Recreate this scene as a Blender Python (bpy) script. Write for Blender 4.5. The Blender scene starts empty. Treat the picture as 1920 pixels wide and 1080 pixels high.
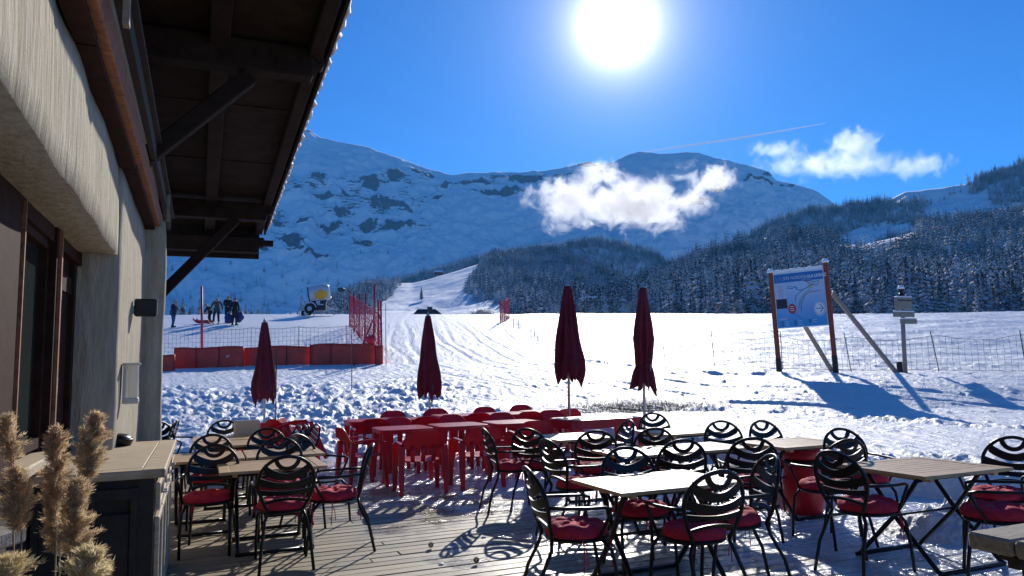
import bpy, bmesh, math, random
import numpy as np
from mathutils import Vector, Matrix, Euler
random.seed(7)
rng = np.random.RandomState(11)
S = bpy.context.scene
COL = S.collection
R = math.radians

# ------------------------------------------------------------------ camera
EYE = 1.55
FPX = 1387.0
PITCH, ROLL = 6.17, 1.2
cam_d = bpy.data.cameras.new('camera'); cam = bpy.data.objects.new('camera', cam_d); COL.objects.link(cam)
cam_d.sensor_width = 36.0; cam_d.lens = 36.0*FPX/1920.0
cam_d.clip_start = 0.05; cam_d.clip_end = 20000
CM = Matrix.Rotation(R(90+PITCH), 3, 'X') @ Matrix.Rotation(R(-ROLL), 3, 'Z')
cam.matrix_world = Matrix.Translation((0, 0, EYE)) @ CM.to_4x4()
S.camera = cam
def ray(px, py):
    return CM @ Vector(((px-960)/FPX, (540-py)/FPX, -1))
def atD(px, py, D):
    r = ray(px, py); return Vector((r.x*D/r.y, D, EYE + r.z*D/r.y))
def atZ(px, py, z):
    r = ray(px, py); t = (z-EYE)/r.z; return Vector((r.x*t, r.y*t, z))

SUN = ray(1156, 48).normalized()
SUN_EL = math.asin(SUN.z); SUN_AZ = math.atan2(SUN.x, SUN.y)

# ------------------------------------------------------------------ materials
MATS = {}
def nt(m): return m.node_tree.nodes, m.node_tree.links
def mat(name, col, rough=.6, metal=0., var=0., scale=8., bump=0., bscale=40., spec=.5, stretch=None, col2=None, trans=0., coat=0.):
    if name in MATS: return MATS[name]
    m = bpy.data.materials.new(name); m.use_nodes = True
    N, L = nt(m); b = N['Principled BSDF']
    b.inputs['Base Color'].default_value = (*col, 1); b.inputs['Roughness'].default_value = rough
    b.inputs['Metallic'].default_value = metal; b.inputs['Specular IOR Level'].default_value = spec
    if coat: b.inputs['Coat Weight'].default_value = coat
    tc = N.new('ShaderNodeTexCoord'); mp = N.new('ShaderNodeMapping'); L.new(tc.outputs['Object'], mp.inputs[0])
    if stretch: mp.inputs['Scale'].default_value = stretch
    if var or col2:
        n = N.new('ShaderNodeTexNoise'); n.inputs['Scale'].default_value = scale; n.inputs['Detail'].default_value = 6; n.inputs['Roughness'].default_value = .65
        L.new(mp.outputs[0], n.inputs[0])
        r = N.new('ShaderNodeValToRGB'); L.new(n.outputs[0], r.inputs[0])
        c2 = col2 if col2 else tuple(min(1, c*(1+var)) for c in col)
        c1 = col if col2 else tuple(c*(1-var) for c in col)
        r.color_ramp.elements[0].position = .32; r.color_ramp.elements[1].position = .68
        r.color_ramp.elements[0].color = (*c1, 1); r.color_ramp.elements[1].color = (*c2, 1)
        L.new(r.outputs[0], b.inputs['Base Color'])
    if bump:
        n2 = N.new('ShaderNodeTexNoise'); n2.inputs['Scale'].default_value = bscale; n2.inputs['Detail'].default_value = 5
        L.new(mp.outputs[0], n2.inputs[0])
        bp = N.new('ShaderNodeBump'); bp.inputs['Strength'].default_value = 1; bp.inputs['Distance'].default_value = bump
        L.new(n2.outputs[0], bp.inputs['Height']); L.new(bp.outputs[0], b.inputs['Normal'])
    if trans:
        out = N['Material Output']; t = N.new('ShaderNodeBsdfTranslucent'); mx = N.new('ShaderNodeMixShader'); mx.inputs[0].default_value = trans
        if b.inputs['Base Color'].is_linked: L.new(b.inputs['Base Color'].links[0].from_socket, t.inputs[0])
        else: t.inputs[0].default_value = (*col, 1)
        L.new(b.outputs[0], mx.inputs[1]); L.new(t.outputs[0], mx.inputs[2]); L.new(mx.outputs[0], out.inputs[0])
    MATS[name] = m
    return m

M_black = mat('black_metal', (.008, .008, .009), .36, .0, bump=.0004, bscale=150, spec=.35)
M_cush = mat('red_cushion_cloth', (.60, .020, .05), .85, var=.25, scale=25, bump=.002, bscale=120)
M_teak = mat('teak', (.60, .40, .20), .42, var=.28, scale=6, bump=.0012, bscale=30, stretch=(1, 9, 9), spec=.3)
M_redpl = mat('red_plastic', (.58, .018, .032), .33, var=.12, scale=4, bump=.0006, bscale=60, trans=.25)
M_canopy = mat('maroon_canvas', (.15, .010, .022), .85, var=.3, scale=5, bump=.002, bscale=60, trans=.08)
M_pole = mat('grey_aluminium_pole', (.45, .45, .44), .35, .8)
M_steel = mat('galvanised_steel', (.4, .42, .44), .4, .8)
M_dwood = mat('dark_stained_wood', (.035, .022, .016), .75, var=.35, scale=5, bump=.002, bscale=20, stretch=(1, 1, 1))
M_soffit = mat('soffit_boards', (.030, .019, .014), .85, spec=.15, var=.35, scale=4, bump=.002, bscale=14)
M_owood = mat('weathered_orange_wood', (.30, .115, .05), .7, var=.45, scale=18, bump=.004, bscale=60, stretch=(1, 1, 1))
M_wframe = mat('brown_window_wood', (.040, .016, .010), .75, spec=.12, var=.35, scale=9, bump=.001, bscale=40)
M_grey_wood = mat('grey_weathered_wood', (.30, .25, .19), .8, var=.35, scale=10, bump=.003, bscale=30, stretch=(1, 6, 6))
M_counter = mat('pale_counter_wood', (.56, .44, .29), .7, spec=.2, var=.25, scale=5, bump=.001, bscale=22, stretch=(1, 7, 7))
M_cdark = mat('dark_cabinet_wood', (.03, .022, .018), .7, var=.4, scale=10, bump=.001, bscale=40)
M_snowcap = mat('snow_cap', (.85, .86, .88), .6, bump=.01, bscale=12)
M_redpost = mat('red_brown_stained_timber', (.26, .055, .022), .7, var=.35, scale=10, bump=.003, bscale=40, stretch=(3, 3, .6))
M_redpole = mat('red_pole_plastic', (.55, .02, .04), .45, var=.1)
M_orange = mat('orange_red_padding', (.66, .055, .028), .6, var=.3, scale=1.2, bump=.01, bscale=4, trans=.05)
M_net = mat('dark_wire', (.06, .06, .06), .6)
M_rednet = mat('red_net', (.6, .03, .05), .6)
M_bamboo = mat('bamboo', (.16, .12, .07), .6, var=.3)
M_skin = mat('skin', (.45, .24, .16), .6)
M_needle_bark = mat('bark', (.06, .04, .03), .9, var=.4)
M_plume = mat('reed_plume', (.66, .50, .31), .7, var=.45, scale=60, trans=.6)
M_plume2 = mat('pale_plume', (.82, .66, .40), .7, var=.3, scale=60, trans=.6)
M_stem = mat('reed_stem', (.36, .27, .13), .6, var=.3)

def mat_stucco():
    m = mat('cream_stucco', (.50, .43, .31), .9, spec=.2); N, L = nt(m); b = N['Principled BSDF']
    tc = N.new('ShaderNodeTexCoord'); mp = N.new('ShaderNodeMapping'); mp.inputs['Scale'].default_value = (5, 5, .9); L.new(tc.outputs['Object'], mp.inputs[0])
    n = N.new('ShaderNodeTexNoise'); n.inputs['Scale'].default_value = 3.2; n.inputs['Detail'].default_value = 8; n.inputs['Roughness'].default_value = .6; L.new(mp.outputs[0], n.inputs[0])
    n2 = N.new('ShaderNodeTexNoise'); n2.inputs['Scale'].default_value = 70; n2.inputs['Detail'].default_value = 3; L.new(tc.outputs['Object'], n2.inputs[0])
    ad = N.new('ShaderNodeMath'); ad.operation = 'MULTIPLY_ADD'; ad.inputs[1].default_value = .12; L.new(n2.outputs[0], ad.inputs[0]); L.new(n.outputs[0], ad.inputs[2])
    bp = N.new('ShaderNodeBump'); bp.inputs['Distance'].default_value = .038; L.new(ad.outputs[0], bp.inputs['Height']); L.new(bp.outputs[0], b.inputs['Normal'])
    r = N.new('ShaderNodeValToRGB'); r.color_ramp.elements[0].position = .3; r.color_ramp.elements[1].position = .7
    r.color_ramp.elements[0].color = (.38, .32, .22, 1); r.color_ramp.elements[1].color = (.56, .50, .38, 1); L.new(n.outputs[0], r.inputs[0]); L.new(r.outputs[0], b.inputs['Base Color'])
    return m
M_stucco = mat_stucco()

def mat_snow(name, bumps, rough=.5, attr=None, base=(.78, .785, .80)):
    m = bpy.data.materials.new(name); m.use_nodes = True; N, L = nt(m); b = N['Principled BSDF']
    b.inputs['Base Color'].default_value = (*base, 1); b.inputs['Roughness'].default_value = rough; b.inputs['Specular IOR Level'].default_value = .35
    tc = N.new('ShaderNodeTexCoord'); prev = None
    for sc, dist, strx in bumps:
        mp = N.new('ShaderNodeMapping'); mp.inputs['Scale'].default_value = strx; L.new(tc.outputs['Object'], mp.inputs[0])
        n = N.new('ShaderNodeTexNoise'); n.inputs['Scale'].default_value = sc; n.inputs['Detail'].default_value = 6; n.inputs['Roughness'].default_value = .62; L.new(mp.outputs[0], n.inputs[0])
        bp = N.new('ShaderNodeBump'); bp.inputs['Distance'].default_value = dist; L.new(n.outputs[0], bp.inputs['Height'])
        if prev: L.new(prev.outputs[0], bp.inputs['Normal'])
        prev = bp
    if prev: L.new(prev.outputs[0], b.inputs['Normal'])
    if attr:   # bare earth / rock shows where the attribute is high
        a = N.new('ShaderNodeAttribute'); a.attribute_name = attr[0]
        n = N.new('ShaderNodeTexNoise'); n.inputs['Scale'].default_value = attr[2]; n.inputs['Detail'].default_value = 8; n.inputs['Roughness'].default_value = .7
        mpr = N.new('ShaderNodeMapping'); mpr.inputs['Scale'].default_value = (1, 1, 4.0 if attr[0] == 'rock' else 1); L.new(tc.outputs['Object'], mpr.inputs[0]); L.new(mpr.outputs[0], n.inputs[0])
        ad = N.new('ShaderNodeMath'); ad.operation = 'MULTIPLY_ADD'; ad.inputs[1].default_value = .9; L.new(n.outputs[0], ad.inputs[0]); L.new(a.outputs['Fac'], ad.inputs[2])
        r = N.new('ShaderNodeValToRGB'); r.color_ramp.elements[0].position = attr[3]; r.color_ramp.elements[1].position = attr[3]+.06
        r.color_ramp.elements[0].color = (*base, 1); r.color_ramp.elements[1].color = (*attr[1], 1)
        L.new(ad.outputs[0], r.inputs[0]); L.new(r.outputs[0], b.inputs['Base Color'])
    return m
M_snow = mat_snow('groomed_snow', [(5, .06, (1, 1, 1)), (24, .034, (1, 1, 1))], .45, ('bare', (.13, .10, .05), 9, 1.05))
M_hillsnow = mat_snow('hill_snow', [(.03, 2.5, (1, 1, 1)), (.35, .35, (1, 1, 1))], .6)
M_mtn = mat_snow('mountain_snow_and_rock', [(.012, 12, (1, 1, 2.2)), (.05, 3, (1, 1, 1.5))], .7, ('rock', (.028, .030, .036), .03, .90))

def mat_tree():
    m = bpy.data.materials.new('frosted_spruce'); m.use_nodes = True; N, L = nt(m); b = N['Principled BSDF']
    b.inputs['Roughness'].default_value = .8; b.inputs['Specular IOR Level'].default_value = .2
    g = N.new('ShaderNodeNewGeometry'); sp = N.new('ShaderNodeSeparateXYZ'); L.new(g.outputs['Normal'], sp.inputs[0])
    ab = N.new('ShaderNodeMath'); ab.operation = 'ABSOLUTE'; L.new(sp.outputs[2], ab.inputs[0])
    n = N.new('ShaderNodeTexNoise'); n.inputs['Scale'].default_value = .9; n.inputs['Detail'].default_value = 5; n.inputs['Roughness'].default_value = .7; L.new(g.outputs['Position'], n.inputs[0])
    ad = N.new('ShaderNodeMath'); ad.operation = 'MULTIPLY_ADD'; ad.inputs[1].default_value = .55; L.new(ab.outputs[0], ad.inputs[0]); L.new(n.outputs[0], ad.inputs[2])
    n3 = N.new('ShaderNodeTexNoise'); n3.inputs['Scale'].default_value = .045; n3.inputs['Detail'].default_value = 3; L.new(g.outputs['Position'], n3.inputs[0])
    a3 = N.new('ShaderNodeMath'); a3.operation = 'MULTIPLY_ADD'; a3.inputs[1].default_value = .55; L.new(n3.outputs[0], a3.inputs[0]); L.new(ad.outputs[0], a3.inputs[2])
    s3 = N.new('ShaderNodeMath'); s3.operation = 'SUBTRACT'; s3.inputs[1].default_value = .255; L.new(a3.outputs[0], s3.inputs[0]); ad = s3
    r = N.new('ShaderNodeValToRGB'); e = r.color_ramp.elements
    e[0].position = .78; e[1].position = 1.16
    e[0].color = (.016, .028, .028, 1); e[1].color = (.62, .66, .70, 1); L.new(ad.outputs[0], r.inputs[0]); L.new(r.outputs[0], b.inputs['Base Color'])
    return m
M_tree = mat_tree()

def mat_deck():
    m = bpy.data.materials.new('weathered_deck_boards'); m.use_nodes = True; N, L = nt(m); b = N['Principled BSDF']
    tc = N.new('ShaderNodeTexCoord'); mp = N.new('ShaderNodeMapping'); mp.inputs['Scale'].default_value = (.8, 14, 8); L.new(tc.outputs['Object'], mp.inputs[0])
    n = N.new('ShaderNodeTexNoise'); n.inputs['Scale'].default_value = 2.2; n.inputs['Detail'].default_value = 8; n.inputs['Roughness'].default_value = .7; L.new(mp.outputs[0], n.inputs[0])
    r = N.new('ShaderNodeValToRGB'); e = r.color_ramp.elements; e[0].position = .3; e[1].position = .72
    e[0].color = (.21, .16, .095, 1); e[1].color = (.54, .45, .29, 1); L.new(n.outputs[0], r.inputs[0])
    at = N.new('ShaderNodeAttribute'); at.attribute_name = 'tone'
    mul = N.new('ShaderNodeMix'); mul.data_type = 'RGBA'; mul.blend_type = 'MULTIPLY'; mul.inputs[0].default_value = 1
    L.new(r.outputs[0], mul.inputs[6]); L.new(at.outputs['Color'], mul.inputs[7])
    # thin trodden snow lying on the far boards (world position mask)
    sx = N.new('ShaderNodeSeparateXYZ'); g = N.new('ShaderNodeNewGeometry'); L.new(g.outputs['Position'], sx.inputs[0])
    v = N.new('ShaderNodeMath'); v.operation = 'MULTIPLY_ADD'; v.inputs[1].default_value = .085; v.inputs[2].default_value = -.63; L.new(sx.outputs[1], v.inputs[0])
    v2 = N.new('ShaderNodeMath'); v2.operation = 'MULTIPLY_ADD'; v2.inputs[1].default_value = .10; L.new(sx.outputs[0], v2.inputs[0]); L.new(v.outputs[0], v2.inputs[2])
    ns = N.new('ShaderNodeTexNoise'); ns.inputs['Scale'].default_value = 1.1; ns.inputs['Detail'].default_value = 9; ns.inputs['Roughness'].default_value = .68; L.new(g.outputs['Position'], ns.inputs[0])
    a = N.new('ShaderNodeMath'); a.operation = 'ADD'; L.new(v2.outputs[0], a.inputs[0]); L.new(ns.outputs[0], a.inputs[1])
    rs = N.new('ShaderNodeValToRGB'); rs.color_ramp.elements[0].position = .50; rs.color_ramp.elements[1].position = .68; L.new(a.outputs[0], rs.inputs[0])
    mx = N.new('ShaderNodeMix'); mx.data_type = 'RGBA'; L.new(rs.outputs[0], mx.inputs[0]); L.new(mul.outputs[2], mx.inputs[6]); mx.inputs[7].default_value = (.72, .74, .77, 1)
    L.new(mx.outputs[2], b.inputs['Base Color'])
    # wet film around the snow
    rw = N.new('ShaderNodeValToRGB'); rw.color_ramp.elements[0].position = .34; rw.color_ramp.elements[1].position = .52
    rw.color_ramp.elements[0].color = (.62, .62, .62, 1); rw.color_ramp.elements[1].color = (.16, .16, .16, 1); L.new(a.outputs[0], rw.inputs[0]); L.new(rw.outputs[0], b.inputs['Roughness'])
    bp = N.new('ShaderNodeBump'); bp.inputs['Distance'].default_value = .004; L.new(n.outputs[0], bp.inputs['Height'])
    nb = N.new('ShaderNodeTexNoise'); nb.inputs['Scale'].default_value = 14; nb.inputs['Detail'].default_value = 6; L.new(g.outputs['Position'], nb.inputs[0])
    mm = N.new('ShaderNodeMath'); mm.operation = 'MULTIPLY'; L.new(nb.outputs[0], mm.inputs[0]); L.new(rs.outputs[0], mm.inputs[1])
    bp2 = N.new('ShaderNodeBump'); bp2.inputs['Distance'].default_value = .04; L.new(mm.outputs[0], bp2.inputs['Height']); L.new(bp.outputs[0], bp2.inputs['Normal'])
    L.new(bp2.outputs[0], b.inputs['Normal'])
    return m
M_deck = mat_deck()

def mat_glass():
    m = bpy.data.materials.new('window_glass'); m.use_nodes = True; N, L = nt(m); b = N['Principled BSDF']
    b.inputs['Base Color'].default_value = (.035, .045, .04, 1); b.inputs['Roughness'].default_value = .06; b.inputs['Specular IOR Level'].default_value = .8
    return m
M_glass = mat_glass()

# ------------------------------------------------------------------ mesh helpers
class MB:
    def __init__(s): s.v = []; s.f = []; s.m = []
    def add(s, vs, fs, mi=0):
        o = len(s.v); s.v += [tuple(v) for v in vs]; s.f += [tuple(i+o for i in f) for f in fs]; s.m += [mi]*len(fs); return s
    def box(s, c, d, M=None, mi=0, bev=0):
        x, y, z = d[0]/2, d[1]/2, d[2]/2; c = Vector(c)
        if bev:
            vs = []; b = min(bev, x*.9, y*.9, z*.9)
            for sx in (-1, 1):
                for sy in (-1, 1):
                    for sz in (-1, 1):
                        vs += [(sx*(x-b), sy*(y-b), sz*z), (sx*(x-b), sy*y, sz*(z-b)), (sx*x, sy*(y-b), sz*(z-b))]
            bm = bmesh.new()
            for v in vs: bm.verts.new(v)
            bmesh.ops.convex_hull(bm, input=bm.verts)
            bm.verts.ensure_lookup_table(); bm.verts.index_update()
            V = [v.co.copy() for v in bm.verts]; F = [[v.index for v in f.verts] for f in bm.faces]; bm.free()
        else:
            V = [Vector((sx*x, sy*y, sz*z)) for sx in (-1, 1) for sy in (-1, 1) for sz in (-1, 1)]
            F = [(0, 1, 3, 2), (4, 6, 7, 5), (0, 4, 5, 1), (2, 3, 7, 6), (0, 2, 6, 4), (1, 5, 7, 3)]
        if M is not None: V = [M @ v for v in V]
        return s.add([v+c for v in V], F, mi)
    def bar(s, a, b, w, h, mi=0, up=(0, 0, 1), bev=0):
        a = Vector(a); b = Vector(b); d = b-a; L = d.length; y = d.normalized(); x = y.cross(Vector(up))
        if x.length < 1e-4: x = y.cross(Vector((1, 0, 0)))
        x.normalize(); z = x.cross(y); M = Matrix((x, y, z)).transposed()
        return s.box((a+b)/2, (w, L, h), M, mi, bev)
    def tube(s, pts, r, n=8, mi=0, cap=True, closed=False):
        pts = [Vector(p) for p in pts]; k = len(pts)
        rs = r if isinstance(r, (list, tuple)) else [r]*k
        vs = []; prev = None
        for i, p in enumerate(pts):
            if closed: t = pts[(i+1) % k]-pts[i-1]
            else: t = pts[min(i+1, k-1)]-pts[max(i-1, 0)]
            t.normalize()
            if prev is None:
                x = t.orthogonal().normalized()
            else:
                x = prev - t*prev.dot(t)
                if x.length < 1e-6: x = t.orthogonal()
                x.normalize()
            prev = x; y = t.cross(x)
            vs += [p + (x*math.cos(2*math.pi*j/n)+y*math.sin(2*math.pi*j/n))*rs[i] for j in range(n)]
        fs = []
        for i in range(k if closed else k-1):
            i2 = (i+1) % k
            fs += [(i*n+j, i*n+(j+1) % n, i2*n+(j+1) % n, i2*n+j) for j in range(n)]
        if cap and not closed: fs += [tuple(range(n))[::-1], tuple((k-1)*n+j for j in range(n))]
        return s.add(vs, fs, mi)
    def lathe(s, prof, n=24, c=(0, 0, 0), mi=0, sx=1, sy=1):
        c = Vector(c); vs = []; fs = []
        for r, z in prof: vs += [c+Vector((r*math.cos(2*math.pi*j/n)*sx, r*math.sin(2*math.pi*j/n)*sy, z)) for j in range(n)]
        for i in range(len(prof)-1): fs += [(i*n+j, i*n+(j+1) % n, (i+1)*n+(j+1) % n, (i+1)*n+j) for j in range(n)]
        return s.add(vs, fs, mi)
    def xf(s, M):
        s.v = [tuple(M @ Vector(v)) for v in s.v]; return s
    def mesh(s, name, mats, smooth=False):
        me = bpy.data.meshes.new(name); me.from_pydata(s.v, [], s.f); 
        for m in (mats if isinstance(mats, (list, tuple)) else [mats]): me.materials.append(m)
        me.polygons.foreach_set('material_index', s.m)
        me.polygons.foreach_set('use_smooth', [smooth]*len(s.f)); me.update()
        return me
    def build(s, name, mats, parent=None, smooth=False, **kw):
        o = bpy.data.objects.new(name, s.mesh(name, mats, smooth)); COL.objects.link(o)
        if parent: o.parent = parent
        tag(o, **kw); return o
def tag(o, label=None, cat=None, group=None, kind=None):
    if label: o['label'] = label
    if cat: o['category'] = cat
    if group: o['group'] = group
    if kind: o['kind'] = kind
    return o
def thing(name, label, cat, loc=(0, 0, 0), rz=0, group=None):
    o = bpy.data.objects.new(name, None); COL.objects.link(o); o.location = loc; o.rotation_euler = (0, 0, rz); o.empty_display_size = .1
    return tag(o, label, cat, group)
def kids(o): return [c for c in bpy.data.objects if c.parent == o]
def build_index(): 
    d = {}
    for c in bpy.data.objects:
        if c.parent: d.setdefault(c.parent.name, []).append(c)
    return d
def copy_tree(o, idx, label=None, loc=None, rz=None, scale=None, group=None):
    c = o.copy(); COL.objects.link(c)
    if label: c['label'] = label
    if group: c['group'] = group
    if loc is not None: c.location = loc
    if rz is not None: c.rotation_euler = (0, 0, rz)
    if scale is not None: c.scale = (scale,)*3
    def rec(a, b):
        for ch in idx.get(a.name, []):
            d = ch.copy(); COL.objects.link(d); d.parent = b; rec(ch, d)
    rec(o, c); return c
def np_mesh(name, V, F, mats, smooth=True, attrs=None):
    me = bpy.data.meshes.new(name); k = F.shape[1]
    me.vertices.add(len(V)); me.vertices.foreach_set('co', V.astype(np.float32).ravel())
    me.loops.add(F.size); me.loops.foreach_set('vertex_index', F.astype(np.int32).ravel())
    me.polygons.add(len(F)); me.polygons.foreach_set('loop_start', np.arange(0, F.size, k, dtype=np.int32)); me.polygons.foreach_set('loop_total', np.full(len(F), k, np.int32))
    me.polygons.foreach_set('use_smooth', np.full(len(F), smooth))
    for m in mats: me.materials.append(m)
    for nm, a in (attrs or {}).items():
        at = me.attributes.new(nm, 'FLOAT', 'POINT'); at.data.foreach_set('value', a.astype(np.float32).ravel())
    me.update(calc_edges=True)
    o = bpy.data.objects.new(name, me); COL.objects.link(o); return o

# value noise
def _h(ix, iy, s):
    n = (ix.astype(np.int64)*374761393 + iy.astype(np.int64)*668265263 + s*1442695041) & 0xffffffff
    n = ((n ^ (n >> 13))*1274126177) & 0xffffffff
    return ((n ^ (n >> 16)) & 0xffff)/65535.0
def vn(x, y, s=0):
    ix = np.floor(x); iy = np.floor(y); fx = x-ix; fy = y-iy
    fx = fx*fx*fx*(fx*(fx*6-15)+10); fy = fy*fy*fy*(fy*(fy*6-15)+10)
    a = _h(ix, iy, s); b = _h(ix+1, iy, s); c = _h(ix, iy+1, s); d = _h(ix+1, iy+1, s)
    return a+(b-a)*fx+(c-a)*fy+(a-b-c+d)*fx*fy
def fbm(x, y, o=4, s=0, g=.5):
    r = 0; a = 1; t = 0
    for i in range(o):
        r = r+a*vn(x*2**i+i*17.3, y*2**i-i*9.1, s+i); t += a; a *= g
    return r/t
def sstep(a, b, x):
    t = np.clip((x-a)/(b-a), 0, 1); return t*t*(3-2*t)
# ------------------------------------------------------------------ light
W = bpy.data.worlds.new('World'); S.world = W; W.use_nodes = True
N, L = W.node_tree.nodes, W.node_tree.links
bg = N['Background']
sky = N.new('ShaderNodeTexSky'); sky.sky_type = 'NISHITA'; sky.sun_disc = False
sky.sun_elevation = SUN_EL; sky.sun_rotation = SUN_AZ
sky.altitude = 1500; sky.air_density = 1.0; sky.dust_density = 0.1; sky.ozone_density = 5.0
SKY_STR = .11
tint = N.new('ShaderNodeMix'); tint.data_type = 'RGBA'; tint.blend_type = 'MULTIPLY'; tint.inputs[0].default_value = 1; tint.inputs[7].default_value = (.23, .71, 1.20, 1)
L.new(sky.outputs[0], tint.inputs[6])
# the aureole round the sun: brightness of the sky by angle from the sun's direction
tc = N.new('ShaderNodeTexCoord'); dt = N.new('ShaderNodeVectorMath'); dt.operation = 'DOT_PRODUCT'; dt.inputs[1].default_value = SUN
nrm = N.new('ShaderNodeVectorMath'); nrm.operation = 'NORMALIZE'; L.new(tc.outputs['Generated'], nrm.inputs[0]); L.new(nrm.outputs[0], dt.inputs[0])
ac = N.new('ShaderNodeMath'); ac.operation = 'ARCCOSINE'; L.new(dt.outputs['Value'], ac.inputs[0])
def gauss(w, amp):
    q = N.new('ShaderNodeMath'); q.operation = 'DIVIDE'; q.inputs[1].default_value = R(w); L.new(ac.outputs[0], q.inputs[0])
    p = N.new('ShaderNodeMath'); p.operation = 'POWER'; p.inputs[1].default_value = 2; L.new(q.outputs[0], p.inputs[0])
    e = N.new('ShaderNodeMath'); e.operation = 'MULTIPLY'; e.inputs[1].default_value = -1; L.new(p.outputs[0], e.inputs[0])
    x = N.new('ShaderNodeMath'); x.operation = 'EXPONENT'; L.new(e.outputs[0], x.inputs[0])
    m = N.new('ShaderNodeMath'); m.operation = 'MULTIPLY'; m.inputs[1].default_value = amp; L.new(x.outputs[0], m.inputs[0]); return m
def col(m, c):
    v = N.new('ShaderNodeVectorMath'); v.operation = 'SCALE'; v.inputs[0].default_value = c; L.new(m.outputs[0], v.inputs['Scale']); return v
parts = [col(gauss(1.5, 70), (1, .99, .97)), col(gauss(3.0, 13), (1, .94, .97)), col(gauss(6.0, 3.2), (1, .88, .98)), col(gauss(13, 1.35), (.62, .80, 1.0))]
acc = tint.outputs[2]
for p in parts:
    a = N.new('ShaderNodeVectorMath'); a.operation = 'ADD'; L.new(acc, a.inputs[0]); L.new(p.outputs[0], a.inputs[1]); acc = a.outputs[0]
L.new(acc, bg.inputs[0]); bg.inputs[1].default_value = SKY_STR
sd = bpy.data.lights.new('sun', 'SUN'); sd.energy = 5.0; sd.angle = R(.5); sd.color = (1, .955, .88)
so = bpy.data.objects.new('sun', sd); COL.objects.link(so); so.rotation_euler = SUN.to_track_quat('Z', 'Y').to_euler(); so.location = (0, 0, 50)
S.view_settings.view_transform = 'Standard'; S.view_settings.look = 'None'; S.view_settings.exposure = 0.0; S.view_settings.gamma = 1
S.cycles.max_bounces = 6; S.cycles.diffuse_bounces = 3; S.cycles.glossy_bounces = 3; S.cycles.transparent_max_bounces = 12; S.cycles.volume_bounces = 1
S.cycles.sample_clamp_indirect = 6

# ------------------------------------------------------------------ near snow
def zprof(X, Y):
    p = np.interp(Y, [-50, 7, 10, 14, 15, 17, 20, 22.5, 25, 31, 38, 47, 60, 75, 90, 130, 250, 400, 6000],
                     [-.3, -.28, -.25, -.12, .08, .36, .76, 1.12, 1.32, 1.85, 3.0, 4.6, 6.4, 7.6, 6.6, 3, 3, 6, -20])
    p = p+sstep(4.5, 8.5, X)*np.interp(Y, [15, 17, 18.5, 20, 21.5, 23], [0, .18, .30, .30, .12, 0])
    m = np.clip((X/np.maximum(Y, 1)+.4)/.93, 0, 1)
    f = 1-.245*m*sstep(22, 60, Y)
    return np.where(Y > 20, EYE+(p-EYE)*f, p)
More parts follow.
